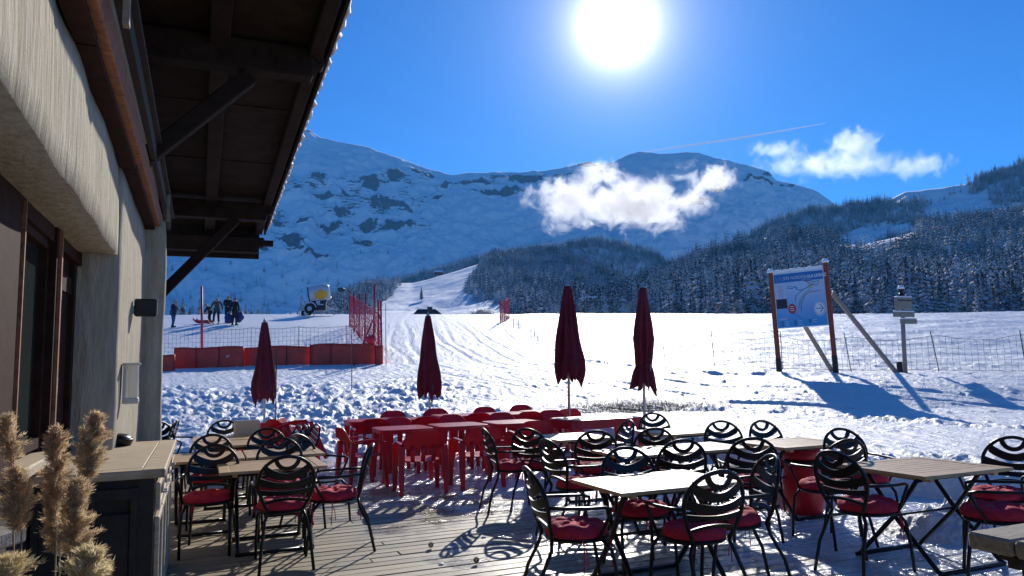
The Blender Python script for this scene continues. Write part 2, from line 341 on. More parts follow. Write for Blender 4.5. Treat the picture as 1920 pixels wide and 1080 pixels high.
# boundary beyond which snow lies over the deck on the right-hand side
def ybound(X): return np.interp(X, [-6, 0, 1.5, 3.0, 3.8, 4.4, 6, 9, 20], [14.4, 14.6, 14.0, 12.4, 9.6, 8.2, 6.9, 5.6, 2])
def ground_z(X, Y, detail=True):
    z = zprof(X, Y)
    lift = sstep(0, .5, Y-ybound(X)+(fbm(X*1.3, Y*1.3, 3, 5)-.5)*1.2)
    right = np.interp(Y, [0, 8, 15, 17, 6000], [.16, .28, .40, .48, .48])
    z = np.where(Y < 17, np.maximum(z, z+(np.where(X > .8, right, .12)-z)*lift), z)
    if not detail: return z
    near = sstep(0, .4, Y-ybound(X))*sstep(60, 30, Y)
    # trampled lumps on the left and along the terrace
    rough = sstep(-1.0, -2.6, X-(Y-14)*.05)*sstep(25.5, 21, Y)
    rough = np.maximum(rough, .45*sstep(17.5, 15.5, Y)*sstep(-3, -1, X)*sstep(3.0, 1, X))
    rough = np.maximum(rough, .8*sstep(.95, .15, np.abs(Y-(18.6-(X-4)*1.2+.35*np.sin(X*1.3)))) * sstep(3.4, 4.4, X)*sstep(15, 12, X))
    rough = np.maximum(rough, .85*sstep(2.2, .6, np.abs(Y-ybound(X)-.9))*sstep(3.4, 4.2, X))
    rough = rough*(.45+1.0*fbm(X*.45, Y*.6, 2, 19))
    l1 = 1-np.abs(2*fbm(X*1.7, Y*1.3, 4, 21)-1)*1.0
    l2 = np.maximum(fbm(X*4.2, Y*3.4, 4, 33)-.42, 0)*1.6
    z = z+near*rough*((l1-.78)*.15+l2*.19+(1-np.abs(2*fbm(X*6.5, Y*5, 3, 55)-1)-.8)*.07)
    # groomed piste: shallow ruts and scuffs
    ang = .62*np.sin((Y-14)*.045)
    u = X*np.cos(.30)-Y*np.sin(.30)*.35
    ty = [14, 17, 19, 21, 24, 27, 31, 38, 47, 60, 80]; tx = np.array([15, 10.3, 7.4, 5.4, 3.2, 1.6, 0, -1.9, -3.4, -4.9, -7])
    dq = (X-np.interp(Y, ty, tx))/np.sqrt(1+((np.interp(Y+.5, ty, tx)-np.interp(Y-.5, ty, tx)))**2)
    z = z+near*(1-rough)*((fbm(dq*4.2, Y*.35-X*.3, 4, 12)-.5)*.036+(fbm(X*2.2, Y*1.1, 4, 8)-.5)*.02+(fbm(u*6, Y*.5, 3, 40)-.5)*.015+np.maximum(fbm(X*3.0, Y*3.0, 3, 61)-.64, 0)*.16)+near*(1-rough)*((fbm(dq*11, Y*.9-X*.5, 3, 66)-.5)*.026+np.maximum(fbm(X*5, Y*5, 3, 83)-.60, 0)*.06*sstep(30, 22, Y))
    # pairs of ski tracks curving up the piste
    ty = [14, 17, 19, 21, 24, 27, 31, 38, 47, 60, 80]; tx = np.array([15, 10.3, 7.4, 5.4, 3.2, 1.6, 0, -1.9, -3.4, -4.9, -7])
    xc0 = np.interp(Y, ty, tx); cs = 1/np.sqrt(1+((np.interp(Y+.5, ty, tx)-np.interp(Y-.5, ty, tx)))**2)
    for off, dep, wd in ((0, .05, .08), (.62, .05, .08), (-1.1, .04, .10), (-1.7, .04, .10), (2.1, .05, .07), (2.6, .04, .07), (-3.4, .035, .12), (-4.2, .03, .12), (3.9, .03, .1)):
        dd = (X-xc0)*cs-off-.12*np.sin(Y*.35+off*2)
        dep = dep*.6; z = z+(-dep*np.exp(-(dd/wd)**2)+dep*.5*np.exp(-((np.abs(dd)-2.3*wd)/wd)**2))*near*sstep(15.5, 17.5, Y)*(1-rough)
    dd = (X-xc0)*cs       # groomer corduroy running along the piste
    z = z+.012*np.sin(dd*2*np.pi/.22)*near*(1-rough)*sstep(15.2, 16.5, Y)*sstep(30, 22, Y)*sstep(-9, -6, dd)*sstep(3.5, 1.5, dd)
    # edge of the piste: a low berm, then the untouched field on the right
    xb = np.interp(Y, [22, 24, 30, 40, 60], [9.5, 5.6, 3.4, 1.4, -1.0])
    z = z+.12*np.exp(-((X-xb)/.55)**2)*sstep(20, 24, Y)*(.4+1.1*fbm(X*2.5, Y*2.0, 3, 77))*sstep(70, 50, Y)
    field = sstep(0, 2, X-xb-1.2)*sstep(22.5, 24.5, Y)
    z = z+field*((fbm(X*.35, Y*1.0, 3, 91)-.5)*.26+(fbm(X*.9, Y*2.4, 3, 95)-.5)*.07)
    # broken lumps where the snow was shovelled off the boards
    return z
th_v = np.arange(-38.5, 40.01, .088)
th = np.radians(np.concatenate([np.arange(-180, -38.5, 4.0), th_v, np.arange(40.6, 180, 4.0)]))
rr = [.6, 2, 3.5, 5]
r_ = 5.6
while r_ < 30: rr.append(r_); r_ *= 1.0037
while r_ < 112: rr.append(r_); r_ *= 1.008
while r_ < 3300: rr.append(r_); r_ *= 1.12
rr = np.array(rr)
RR, TH = np.meshgrid(rr, th, indexing='ij')
GX, GY = RR*np.sin(TH), RR*np.cos(TH)
GZ = ground_z(GX, GY)
nr, nc = GX.shape
V = np.stack([GX.ravel(), GY.ravel(), GZ.ravel()], 1)
i, j = np.meshgrid(np.arange(nr-1), np.arange(nc), indexing='ij'); j2 = (j+1) % nc
F = np.stack([(i*nc+j), (i*nc+j2), ((i+1)*nc+j2), ((i+1)*nc+j)], -1).reshape(-1, 4)[:, ::-1]
gp = atD(1195, 765, 18.1)
bare = np.exp(-(((GX-gp.x)/1.7)**2+((GY-gp.y)/.9)**2))*.95
snow_o = np_mesh('snow_ground', V, F, [M_snow], True, {'bare': bare.ravel()}); tag(snow_o, kind='structure')
def gz(x, y): return float(ground_z(np.array([float(x)]), np.array([float(y)]), True)[0])
def on_ground(px, py_hint, D):
    p = atD(px, py_hint, D); return Vector((p.x, D, gz(p.x, D)))

# ------------------------------------------------------------------ hills
class Hill:
    def __init__(s, name, ctrl, D0, D1, ybase, p, amp, seed, px0, px1, step=4, rows=60, m=None, b2=0, back=True, rockf=None, treeh=0, fs=60., crag=0):
        s.crag = crag; s.b2 = b2
        s.c = ctrl; s.D0 = D0; s.D1 = D1; s.yb = ybase; s.p = p; s.amp = amp; s.seed = seed; s.px0 = px0; s.px1 = px1; s.th = treeh; s.fs = fs
        pxs = np.arange(px0, px1+step, step, dtype=float); ts = np.linspace(0, 1, rows)
        P, T = np.meshgrid(pxs, ts, indexing='xy')
        X, Y, Z = s.pos(P, T)
        nr, nc = X.shape
        if back:
            X2 = X[-1]*1.12; Y2 = Y[-1]*1.12; Z2 = Z[-1]*.5-40
            X = np.vstack([X, X2]); Y = np.vstack([Y, Y2]); Z = np.vstack([Z, Z2]); nr += 1
        V = np.stack([X.ravel(), Y.ravel(), Z.ravel()], 1)
        i, j = np.meshgrid(np.arange(nr-1), np.arange(nc-1), indexing='ij')
        F = np.stack([i*nc+j, i*nc+j+1, (i+1)*nc+j+1, (i+1)*nc+j], -1).reshape(-1, 4)[:, ::-1]
        at = None
        if rockf is not None:
            rk = rockf(P, s.ypx(P, T))
            if back: rk = np.vstack([rk, rk[-1]])
            at = {'rock': rk.ravel()}
        s.o = np_mesh(name, V, F, [m or M_hillsnow], True, at); tag(s.o, kind='structure')
    def ytop(s, P): return np.interp(P, [a for a, b in s.c], [b for a, b in s.c])
    def ypx(s, P, T):
        D = s.D0+(s.D1-s.D0)*T
        yt = s.ytop(P)+s.th*FPX/s.D1        # ground ridge lies a tree's height under the tree tops
        return s.yb+(yt-s.yb)*T**s.p
    def pos(s, P, T):
        P = np.asarray(P, float); T = np.asarray(T, float)
        D = s.D0+(s.D1-s.D0)*T; y = s.ypx(P, T)
        cx = (P-960)/FPX; cy = (540-y)/FPX
        rx = CM[0][0]*cx+CM[0][1]*cy-CM[0][2]; ry = CM[1][0]*cx+CM[1][1]*cy-CM[1][2]; rz = CM[2][0]*cx+CM[2][1]*cy-CM[2][2]
        X = rx/ry*D; Z = EYE+rz/ry*D
        n = (fbm(X/s.fs, D/s.fs, 5, s.seed)-.5)*s.amp*np.minimum(1, T*4+.1)*(1-.75*T**6)
        if s.b2: n = n+(fbm(X/30, D/24, 4, s.seed+40)-.5)*s.b2*np.minimum(1, T*6)*np.minimum(1, (1-T)*12)
        if s.crag:
            rd = 1-np.abs(2*fbm(X/130+Z/300, Z/70, 5, 71)-1); rk = rockf(P, y); w = np.minimum(1, (1-T)*9+.12)
            n = n+(rd-.6)*64*w+(fbm(X/26, Z/11, 4, 88)-.5)*(5+30*rk)*w; D = D-rk*38*w
        return X, D, Z+n
# mountain with rock bands
rocks = [(895, 355, 50, 11), (970, 340, 62, 14), (930, 372, 60, 11), (600, 345, 22, 8), (700, 352, 30, 16), (745, 340, 18, 18), (735, 430, 42, 16), (690, 418, 22, 14), (720, 385, 40, 22), (625, 422, 32, 10),
         (570, 420, 16, 7), (520, 425, 28, 14), (660, 370, 22, 9), (610, 375, 22, 6), (820, 375, 18, 7), (545, 455, 30, 14), (585, 245, 14, 10), (1440, 330, 26, 8), (1310, 395, 22, 8), (1340, 370, 18, 14), (1045, 335, 30, 10),
         (680, 470, 26, 10), (560, 492, 30, 6), (590, 505, 34, 8), (850, 350, 30, 7), (1420, 345, 40, 5), (790, 330, 20, 10), (1480, 350, 20, 6), (1100, 310, 22, 8), (645, 400, 20, 7), (480, 470, 30, 12), (760, 400, 14, 20)]
def rockf(P, Y):
    r = np.zeros_like(P)
    w = (fbm(P/18, Y/9, 3, 3)-.5)*22
    for x, y, a, b in rocks: r = np.maximum(r, 1.15*np.exp(-(((P-x+w)/(a*1.25))**2+((Y-y+w*.4)/(b*.72))**2)*1.1))
    band = .55*sstep(300, 350, Y)*sstep(560, 440, Y)*sstep(900, 780, P)+.35*sstep(330, 360, Y)*sstep(470, 400, Y)*sstep(780, 900, P)
    return np.maximum(r*(.45+.95*fbm(P/11, Y/4.5, 4, 31)), band*(.4+fbm(P/40, Y/16, 3, 9)))*.75
mt_c = [(150, 300), (300, 300), (450, 275), (560, 246), (580, 243), (588, 250), (600, 258), (640, 266), (690, 277), (720, 289), (760, 302), (800, 315), (845, 327), (900, 326), (940, 325), (985, 324), (1050, 318), (1108, 303),
        (1118, 308), (1150, 304), (1180, 290), (1200, 286), (1235, 290), (1310, 287), (1340, 297), (1400, 309), (1440, 322), (1455, 338), (1490, 346), (1530, 360), (1562, 382), (1610, 405), (1700, 425), (1950, 460)]
H_m = Hill('mountain', mt_c, 1750, 3000, 640, .85, 95, 3, 180, 1950, 2, 300, M_mtn, rockf=rockf, fs=260, crag=1)
# deep wooded shoulder under the cloud
H_h = Hill('far_hill', [(480, 590), (600, 560), (700, 530), (780, 512), (850, 488), (940, 464), (1000, 458), (1060, 446), (1120, 442), (1200, 455), (1260, 486), (1330, 470), (1420, 440), (1500, 430), (1700, 430)], 1000, 1500, 625, .9, 30, 5, 470, 1700, 6, 40, treeh=13)
# upper right hill
H_b = Hill('upper_hill', [(1250, 520), (1320, 480), (1380, 449), (1450, 408), (1520, 385), (1600, 376), (1660, 370), (1700, 347), (1760, 342), (1825, 334), (1850, 325), (1880, 310), (1920, 297), (2000, 270), (2100, 240)], 950, 1500, 600, .85, 26, 9, 1250, 2100, 4, 100, treeh=12, b2=16)
# middle hill with the piste between two woods
H_c = Hill('piste_hill', [(420, 600), (500, 590), (540, 578), (600, 560), (640, 545), (700, 524), (740, 519), (775, 517), (800, 511), (840, 500), (860, 494), (900, 481), (960, 466), (1020, 467), (1080, 479), (1130, 500), (1180, 525), (1300, 560)], 330, 1050, 640, .8, 10, 13, 420, 1300, 4, 90, treeh=10, b2=4)
# front right hill
H_a = Hill('wooded_hill', [(1060, 592), (1130, 556), (1200, 517), (1300, 478), (1400, 450), (1500, 438), (1560, 440), (1620, 438), (1680, 425), (1720, 412), (1800, 402), (1850, 398), (1920, 388), (2100, 360)], 255, 860, 640, .8, 14, 17, 1060, 2100, 4, 120, treeh=12, b2=9)

# ------------------------------------------------------------------ spruces
def spruce(tiers, br, seed, h=1.0, fine=False):
    """crown mesh of unit height: tiers of drooping, forked branches round a stem"""
    rg = np.random.RandomState(seed); m = MB()
    wid = .15+.04*rg.rand()
    for t in range(tiers):
        f = t/(tiers-1); z = .06+f*.90
        rad = wid*(1-f)**.85*(.8+.4*rg.rand())+.012
        n = max(4, int(br*(1-.5*f)))
        a0 = rg.rand()*6.28
        for k in range(n):
            a = a0+2*math.pi*(k+.35*rg.rand())/n; r = rad*(.65+.55*rg.rand()); dr = r*(.35+.3*rg.rand())
            ca, sa = math.cos(a), math.sin(a); px, py = -sa, ca
            w = r*(.30 if fine else .46)
            base = Vector((0, 0, z+.028)); tip = Vector((ca*r, sa*r, z-dr)); mid = Vector((ca*r*.55, sa*r*.55, z-dr*.30))
            L1 = mid+Vector((px*w, py*w, -dr*.35)); R1 = mid-Vector((px*w, py*w, dr*.35))
            m.add([base, L1, tip, R1, mid+Vector((0, 0, .012))], [(0, 1, 4), (1, 2, 4), (2, 3, 4), (3, 0, 4)])
            if fine:
                for q, sgn in ((.45, 1), (.7, -1), (.85, 1), (.55, -1)):
                    b0 = base.lerp(tip, q*.8); e = b0+Vector((ca*r*.28+px*sgn*w*1.3, sa*r*.28+py*sgn*w*1.3, -dr*.45)); d = (tip-base)*.09
                    m.add([b0-d, e, b0+d], [(0, 1, 2)])
    m.add([(-.01, -.01, .93), (.01, -.01, .93), (0, .012, .93), (0, 0, 1.0)], [(0, 1, 3), (1, 2, 3), (2, 0, 3)])
    return m
LO = [spruce(9, 6, 100+k) for k in range(4)]
MID = [spruce(17, 10, 200+k, fine=True) for k in range(5)]
lo_np = [(np.array(m.v), np.array(m.f if all(len(f) == 3 for f in m.f) else [f for f in m.f if len(f) == 3])) for m in LO]
mid_me = [m.mesh('crown', M_tree, False) for m in MID]
tm = MB(); tm.tube([(0, 0, -.12), (0, 0, .5), (0, 0, .97)], [.022, .014, .003], 6); trunk_me = tm.mesh('trunk', M_needle_bark, True)
def forest(name, pts, hs):
    VV = []; FF = []; off = 0; pts = np.array(pts); hs = np.array(hs); kind = rng.randint(0, 4, len(pts))
    for k in range(4):
        sel = np.where(kind == k)[0]
        if not len(sel): continue
        v, f = lo_np[k]; a = rng.rand(len(sel))*6.28; c, s_ = np.cos(a)[:, None], np.sin(a)[:, None]; h = hs[sel][:, None]; w = h*(.9+.5*rng.rand(len(sel), 1))
        X = (v[:, 0][None]*c-v[:, 1][None]*s_)*w+pts[sel, 0:1]; Y = (v[:, 0][None]*s_+v[:, 1][None]*c)*w+pts[sel, 1:2]; Z = v[:, 2][None]*h+pts[sel, 2:3]-.3
        VV.append(np.stack([X, Y, Z], -1).reshape(-1, 3))
        FF.append((f[None]+(off+np.arange(len(sel))*len(v))[:, None, None]).reshape(-1, 3)); off += len(sel)*len(v)
    o = np_mesh(name, np.concatenate(VV), np.concatenate(FF), [M_tree], False); tag(o, kind='stuff'); return o
def inpoly(P, Y, poly):
    r = np.zeros(P.shape, bool); n = len(poly)
    for a in range(n):
        x1, y1 = poly[a]; x2, y2 = poly[(a+1) % n]
        c = ((y1 > Y) != (y2 > Y)) & (P < (x2-x1)*(Y-y1)/((y2-y1) or 1e-9)+x1); r ^= c
    return r
def scatter(H, spacing, px0, px1, tmin=0.0, tmax=1., clear=(), hmin=9, hmax=15, tail=None):
    D0, D1 = H.D0, H.D1; Dm = (D0+D1)/2
    area = (px1-px0)/FPX*Dm*(D1-D0)*(tmax-tmin); n = int(area/spacing**2)
    D = np.sqrt(rng.uniform((D0+(D1-D0)*tmin)**2, (D0+(D1-D0)*tmax)**2, n)); T = (D-D0)/(D1-D0); P = rng.uniform(px0, px1, n)
    y = H.ypx(P, T); keep = np.ones(n, bool)
    for poly in clear: keep &= ~inpoly(P+rng.normal(0, 2.5, n), y+rng.normal(0, 1.2, n), poly)
    if tail is not None: keep &= rng.rand(n) < tail(P, y)
    P, T = P[keep], T[keep]; X, Y, Z = H.pos(P, T)
    h = rng.uniform(hmin, hmax, len(P))*(.45+1.0*fbm(X/32, Y/32, 3, 5))*rng.uniform(.8, 1.15, len(P)); return np.stack([X, Y, Z], 1), h, P, T
near_trees = []
clearB = [[(1720, 410), (1740, 378), (1800, 362), (1852, 360), (1862, 385), (1920, 382), (2000, 372), (2000, 432), (1800, 440)],
          [(1650, 385), (1700, 350), (1836, 346), (1812, 362), (1745, 372), (1700, 382)], [(1570, 470), (1590, 436), (1650, 424), (1715, 422), (1700, 445), (1650, 452), (1640, 480)]]
clearA = [[(1560, 476), (1580, 440), (1640, 428), (1730, 424), (1722, 446), (1690, 452), (1668, 478), (1600, 482)], [(1640, 466), (1700, 446), (1712, 456), (1660, 484)]]
clearC = [[(680, 700), (690, 620), (712, 574), (738, 548), (758, 520), (815, 505), (870, 488), (903, 494), (888, 520), (882, 532), (872, 548), (905, 566), (950, 583), (940, 700)], [(420, 700), (420, 590), (515, 588), (580, 572), (590, 600), (600, 700)]]
pA, hA, PA, TA = scatter(H_a, 5.2, 1070, 2080, 0, 1, clearA, 14, 24)
pC, hC, PC, TC = scatter(H_c, 4.6, 440, 1290, .03, 1, clearC, 10, 17)
pB, hB, PB, TB = scatter(H_b, 5.4, 1260, 2080, .3, 1, clearB, 13, 21)
pH, hH, PH, TH_ = scatter(H_h, 6.5, 560, 1600, .35, 1, (), 11, 17)
pM, hM, PM, TM = scatter(H_m, 24, 300, 1500, 0, .55, (), 12, 26, lambda P, y: np.clip((y-440)/130, 0, 1)**1.6*np.clip((fbm(P/50, y/20, 3, 4)-.42)*5, 0, 1)*.9)
for H, nm, lo, hi, hm, cl in ((H_a, 'A', 1070, 2080, 18, clearA), (H_c, 'C', 880, 1290, 14, clearC), (H_b, 'B', 1260, 2080, 17, clearB), (H_h, 'H', 560, 1600, 15, ())):
    p_, h_, _, _ = scatter(H, 3.0, lo, hi, .93, 1.0, cl, hm*.8, hm*1.2)
    if nm == 'A': pA = np.vstack([pA, p_]); hA = np.r_[hA, h_]
    elif nm == 'C': pC = np.vstack([pC, p_]); hC = np.r_[hC, h_]
    elif nm == 'B': pB = np.vstack([pB, p_]); hB = np.r_[hB, h_]
    else: pH = np.vstack([pH, p_]); hH = np.r_[hH, h_]
PA = (pA[:, 0]/pA[:, 1])*FPX+960; PC = (pC[:, 0]/pC[:, 1])*FPX+960
# nearest 280 of the woods become trees of their own
def split(p, h, P, n, lim=1920):
    vis = (P > 300) & (P < lim); d = np.where(vis, p[:, 1], 1e9); o = np.argsort(d)
    return o[:n], o[n:]
sA, rA = split(pA, hA, PA, 185); sC, rC = split(pC, hC, PC, 80)
forest('spruce_forest', pA[rA], hA[rA]); forest('spruce_forest', pC[rC], hC[rC]); forest('spruce_forest', pB, hB)
forest('spruce_forest', pH, hH); forest('mountain_woods', pM, hM)
def tree(loc, h, mi, label, group, wide=1.0):
    o = thing('spruce_tree', label, 'tree', loc, random.random()*6.28, group); o.scale = (h*wide*random.uniform(.95, 1.35),)*2+(h,)
    for nm, me in (('trunk', trunk_me), ('crown', mid_me[mi])):
        c = bpy.data.objects.new(nm, me); COL.objects.link(c); c.parent = o
for s_, p, h, lab, g in ((sA, pA, hA, 'frosted spruce in the front rows of the wood at the foot of the right hill', 'spruces along the foot of the right hill'),
                         (sC, pC, hC, 'frosted spruce in the front rows of the woods beside the white middle piste', 'spruces in front of the middle woods')):
    for q in s_: tree(tuple(p[q]-np.array([0, 0, .3])), float(h[q]), random.randrange(5), lab, g)
# three bigger spruces standing in front of the right wood
for px, yt, D, lab in ((1330, 543, 200, 'left one of three big frosted spruces standing before the right wood'), (1357, 540, 195, 'middle one of three big frosted spruces standing before the right wood'), (1384, 548, 198, 'right one of three big frosted spruces standing before the right wood')):
    t = atD(px, yt, D); b = atD(px, 600, D); tree((t.x, D, b.z), t.z-b.z, random.randrange(5), lab, None, 1.75)
# little frosty trees along the crest on the left
cr = [(303, 562, 118), (328, 572, 110), (343, 558, 112), (356, 574, 118), (374, 560, 110), (388, 570, 118), (398, 573, 114), (412, 571, 118), (452, 574, 114), (461, 568, 110), (472, 570, 116), (484, 571, 113), (494, 575, 118), (506, 578, 113), (558, 576, 116), (545, 580, 110)]
for px, yt, D in cr:
    t = atD(px, yt, D); b = atD(px, 597, D); tree((t.x, D, b.z), t.z-b.z, random.randrange(5), 'small snow covered spruce on the crest behind the people', 'small spruces along the left crest')
t = atD(800-10, 536, 560); b = atD(790, 560, 560)
tree((t.x, 560, b.z), t.z-b.z, 2, 'lone dark spruce on the sunlit middle piste', None)

# huts
def hut(name, px, py, D, w, label, rz=0, hh=2.2, rm=None):
    p = atD(px, py, D); o = thing(name, label, 'hut', p, rz)
    m = MB(); m.box((0, 0, hh/2-1), (w, w*.6, hh+2)); 
    m.add([(-w/2, -w*.3, hh), (w/2, -w*.3, hh), (w/2, w*.3, hh), (-w/2, w*.3, hh), (-w/2, 0, hh+w*.22), (w/2, 0, hh+w*.22)], [(0, 4, 3), (1, 2, 5)]); m.build('wall', M_dwood, o)
    r = MB(); a = .5; e = w*.42+a*.4; zr = hh+w*.24; z0 = hh-.1; rx = w/2*.72
    top = [(-w/2-a, -e, z0), (w/2+a, -e, z0), (w/2+a, e, z0), (-w/2-a, e, z0), (-rx, 0, zr), (rx, 0, zr)]
    r.add(top+[(x, y, z+.35) for x, y, z in top], [(6, 7, 11, 10), (7, 8, 11), (8, 9, 10, 11), (9, 6, 10), (0, 1, 7, 6), (1, 2, 8, 7), (2, 3, 9, 8), (3, 0, 6, 9), (0, 3, 2, 1)])
    r.build('roof', rm or M_snowcap, o)
    d = MB(); d.box((w*.1, -w*.3-.02, .9), (1, .06, 1.8)); d.build('door', M_cdark, o)
    return o
hut('wooden_hut', 800, 593, 150, 5.0, 'dark low hut half hidden behind the crest of the middle piste', .2, -.1, M_cdark)
hut('mountain_chalet', 822, 512, 820, 9, 'tiny chalet at the top of the sunlit middle piste', .3, 1)
hut('mountain_chalet', 640, 543, 700, 5.5, 'tiny dark chalet on the shaded slope above the snow cannon', -.2, .4, M_cdark)
hut('valley_house', 1104, 563, 395, 3, 'snow roofed house in the trees between the two right parasols, middle of three', .2, 1.5)
hut('valley_house', 1092, 566, 390, 2.6, 'snow roofed house in the trees between the two right parasols, left of three', -.3, 1.5)
hut('valley_house', 1116, 564, 400, 2.8, 'snow roofed house in the trees between the two right parasols, right of three', .1, 1.5)

# ------------------------------------------------------------------ clouds (real vapour) and contrail
def cloud(name, px, py, D, sx, sy, sz, dens, seed, nscale, thr, label, blobs=()):
    c = atD(px, py, D); m = MB(); bm = bmesh.new(); bmesh.ops.create_cube(bm, size=2); 
    m.add([v.co.copy() for v in bm.verts], [[v.index for v in f.verts] for f in bm.faces]); bm.free()
    mt = bpy.data.materials.new('cloud_vapour'); mt.use_nodes = True; N, L = nt(mt); N.remove(N['Principled BSDF'])
    pv = N.new('ShaderNodeVolumePrincipled'); pv.inputs['Color'].default_value = (1, 1, 1, 1); pv.inputs['Anisotropy'].default_value = .55; L.new(pv.outputs[0], N['Material Output'].inputs['Volume'])
    tc = N.new('ShaderNodeTexCoord')
    mp = N.new('ShaderNodeMapping'); mp.inputs['Scale'].default_value = (sx/sz, sy/sz, 1); L.new(tc.outputs['Object'], mp.inputs[0])
    n = N.new('ShaderNodeTexNoise'); n.noise_dimensions = '4D'; n.inputs['W'].default_value = seed; n.inputs['Scale'].default_value = nscale; n.inputs['Detail'].default_value = 9; n.inputs['Roughness'].default_value = .66; n.inputs['Distortion'].default_value = .8; L.new(mp.outputs[0], n.inputs[0])
    acc = None
    for bx, bz, rx, rz, wgt in blobs:    # soft ellipsoids in the box's own coordinates
        m1 = N.new('ShaderNodeMapping'); m1.inputs['Location'].default_value = (-bx/rx, 0, -bz/rz); m1.inputs['Scale'].default_value = (1/rx, 1/.85, 1/rz); L.new(tc.outputs['Object'], m1.inputs[0])
        ln = N.new('ShaderNodeVectorMath'); ln.operation = 'LENGTH'; L.new(m1.outputs[0], ln.inputs[0])
        s_ = N.new('ShaderNodeMath'); s_.operation = 'MULTIPLY_ADD'; s_.inputs[1].default_value = -wgt; s_.inputs[2].default_value = wgt; L.new(ln.outputs['Value'], s_.inputs[0])
        if acc is None: acc = s_
        else:
            a = N.new('ShaderNodeMath'); a.operation = 'SMOOTH_MAX'; a.inputs[2].default_value = .15; L.new(acc.outputs[0], a.inputs[0]); L.new(s_.outputs[0], a.inputs[1]); acc = a
    nn = N.new('ShaderNodeMath'); nn.operation = 'MULTIPLY_ADD'; nn.inputs[1].default_value = 4.4; nn.inputs[2].default_value = -2.2-thr; L.new(n.outputs[0], nn.inputs[0])
    ad = N.new('ShaderNodeMath'); ad.operation = 'ADD'; L.new(acc.outputs[0], ad.inputs[0]); L.new(nn.outputs[0], ad.inputs[1])
    mr = N.new('ShaderNodeMapRange'); mr.inputs[1].default_value = 0; mr.inputs[2].default_value = 1.7; mr.inputs[3].default_value = 0; mr.inputs[4].default_value = dens*1.5; L.new(ad.outputs[0], mr.inputs[0])
    L.new(mr.outputs[0], pv.inputs['Density'])
    try: mt.cycles.volume_step_rate = 1.0
    except Exception: pass
    o = m.build(name, mt, label=label, cat='cloud'); o.location = c; o.scale = (sx, sy, sz); return o
cloud('cloud', 1175, 378, 1250, 190, 60, 85, .05, 3.1, 1.9, .22, 'bright white cloud hanging in front of the mountain, under the sun',
      ((.05, -.05, .80, .62, 1.3), (-.55, .0, .42, .55, .95), (.75, .45, .28, .35, .8), (-.2, .45, .2, .35, .7)))
cloud('cloud', 1590, 300, 5200, 700, 200, 240, .0055, 8.4, 2.0, .12, 'thin wispy cloud in the blue sky between the mountain and the right hill',
      ((-.15, -.1, .8, .42, 1.25), (.05, .4, .26, .62, 1.3), (.7, -.2, .4, .35, 1.0), (-.75, .35, .35, .25, 1.0)))
a = atD(1199, 286, 9000); b = atD(1380, 260, 9000); c = atD(1548, 231, 9000)
m = MB(); m.tube([a, a.lerp(b, .5), b, b.lerp(c, .5), c], [9, 13, 13, 11, 5], 10)
M_trail = bpy.data.materials.new('contrail_ice'); M_trail.use_nodes = True; N, L = nt(M_trail); N.remove(N['Principled BSDF'])
pv = N.new('ShaderNodeVolumePrincipled'); pv.inputs['Density'].default_value = .06; pv.inputs['Color'].default_value = (1, 1, 1, 1); L.new(pv.outputs[0], N['Material Output'].inputs['Volume'])
m.build('contrail', M_trail, label='thin straight white contrail rising across the sky to the right of the sun', cat='contrail')

# ------------------------------------------------------------------ air
hz = MB(); hz.box((0, 60, 540), (7200, 7200, 1200)); 
M_haze = bpy.data.materials.new('haze'); M_haze.use_nodes = True; N, L = nt(M_haze); N.remove(N['Principled BSDF'])
pv = N.new('ShaderNodeVolumePrincipled'); pv.inputs['Density'].default_value = 6e-5; pv.inputs['Color'].default_value = (.15, .52, 1, 1); pv.inputs['Anisotropy'].default_value = .2; L.new(pv.outputs[0], N['Material Output'].inputs['Volume'])
hzo = hz.build('haze', M_haze, kind='stuff')
# ------------------------------------------------------------------ building frame: local x = d (out from the wall), local y = s (along it)
PHI = R(22.8)
U = Vector((-math.sin(PHI), math.cos(PHI), 0)); Nn = Vector((math.cos(PHI), math.sin(PHI), 0))
def SD(s, d, z=0): return U*s+Nn*d+Vector((0, 0, z))
from mathutils import noise as mn
def lumpy(m, c0, c1, step, amp, seed=0, mi=0):
    """box between two corners with gently uneven hand-plastered faces"""
    c0 = Vector(c0); c1 = Vector(c1); dim = c1-c0; ns = [max(1, int(round(dim[i]/step))) for i in range(3)]; vid = {}; V = []; Fc = []
    def vert(i, j, k):
        key = (i, j, k)
        if key not in vid:
            p = Vector((c0[0]+dim[0]*i/ns[0], c0[1]+dim[1]*j/ns[1], c0[2]+dim[2]*k/ns[2]))
            cnt = sum(1 for a, b in ((i, ns[0]), (j, ns[1]), (k, ns[2])) if a in (0, b))
            if cnt >= 2:   # rounded edge
                ctr = Vector([min(max(p[q], c0[q]+.035), c1[q]-.035) for q in range(3)]); p = ctr+(p-ctr).normalized()*.036
            p = p+mn.noise_vector(p*1.6+Vector((seed, 0, 0)))*amp+mn.noise_vector(p*5+Vector((seed, 9, 0)))*amp*.25
            vid[key] = len(V); V.append(p)
        return vid[key]
    def face(ax, val):
        o = [a for a in range(3) if a != ax]
        for a in range(ns[o[0]]):
            for b in range(ns[o[1]]):
                q = []
                for da, db in ((0, 0), (1, 0), (1, 1), (0, 1)):
                    ijk = [0, 0, 0]; ijk[ax] = val; ijk[o[0]] = a+da; ijk[o[1]] = b+db; q.append(vert(*ijk))
                flip = (val == 0) ^ (ax == 1); Fc.append(q[::-1] if flip else q)
    for ax in range(3):
        face(ax, 0); face(ax, ns[ax])
    m.add(V, Fc, mi)
ch = thing('chalet', 'cream plastered chalet with deep dark wooden eaves and a serving window', 'building', (0, 0, 0), PHI)
m = MB()
lumpy(m, (-1.25, -3.0, 2.47), (-.6, 6.36, 3.2), .16, .022, 3)                 # lintel over the serving window
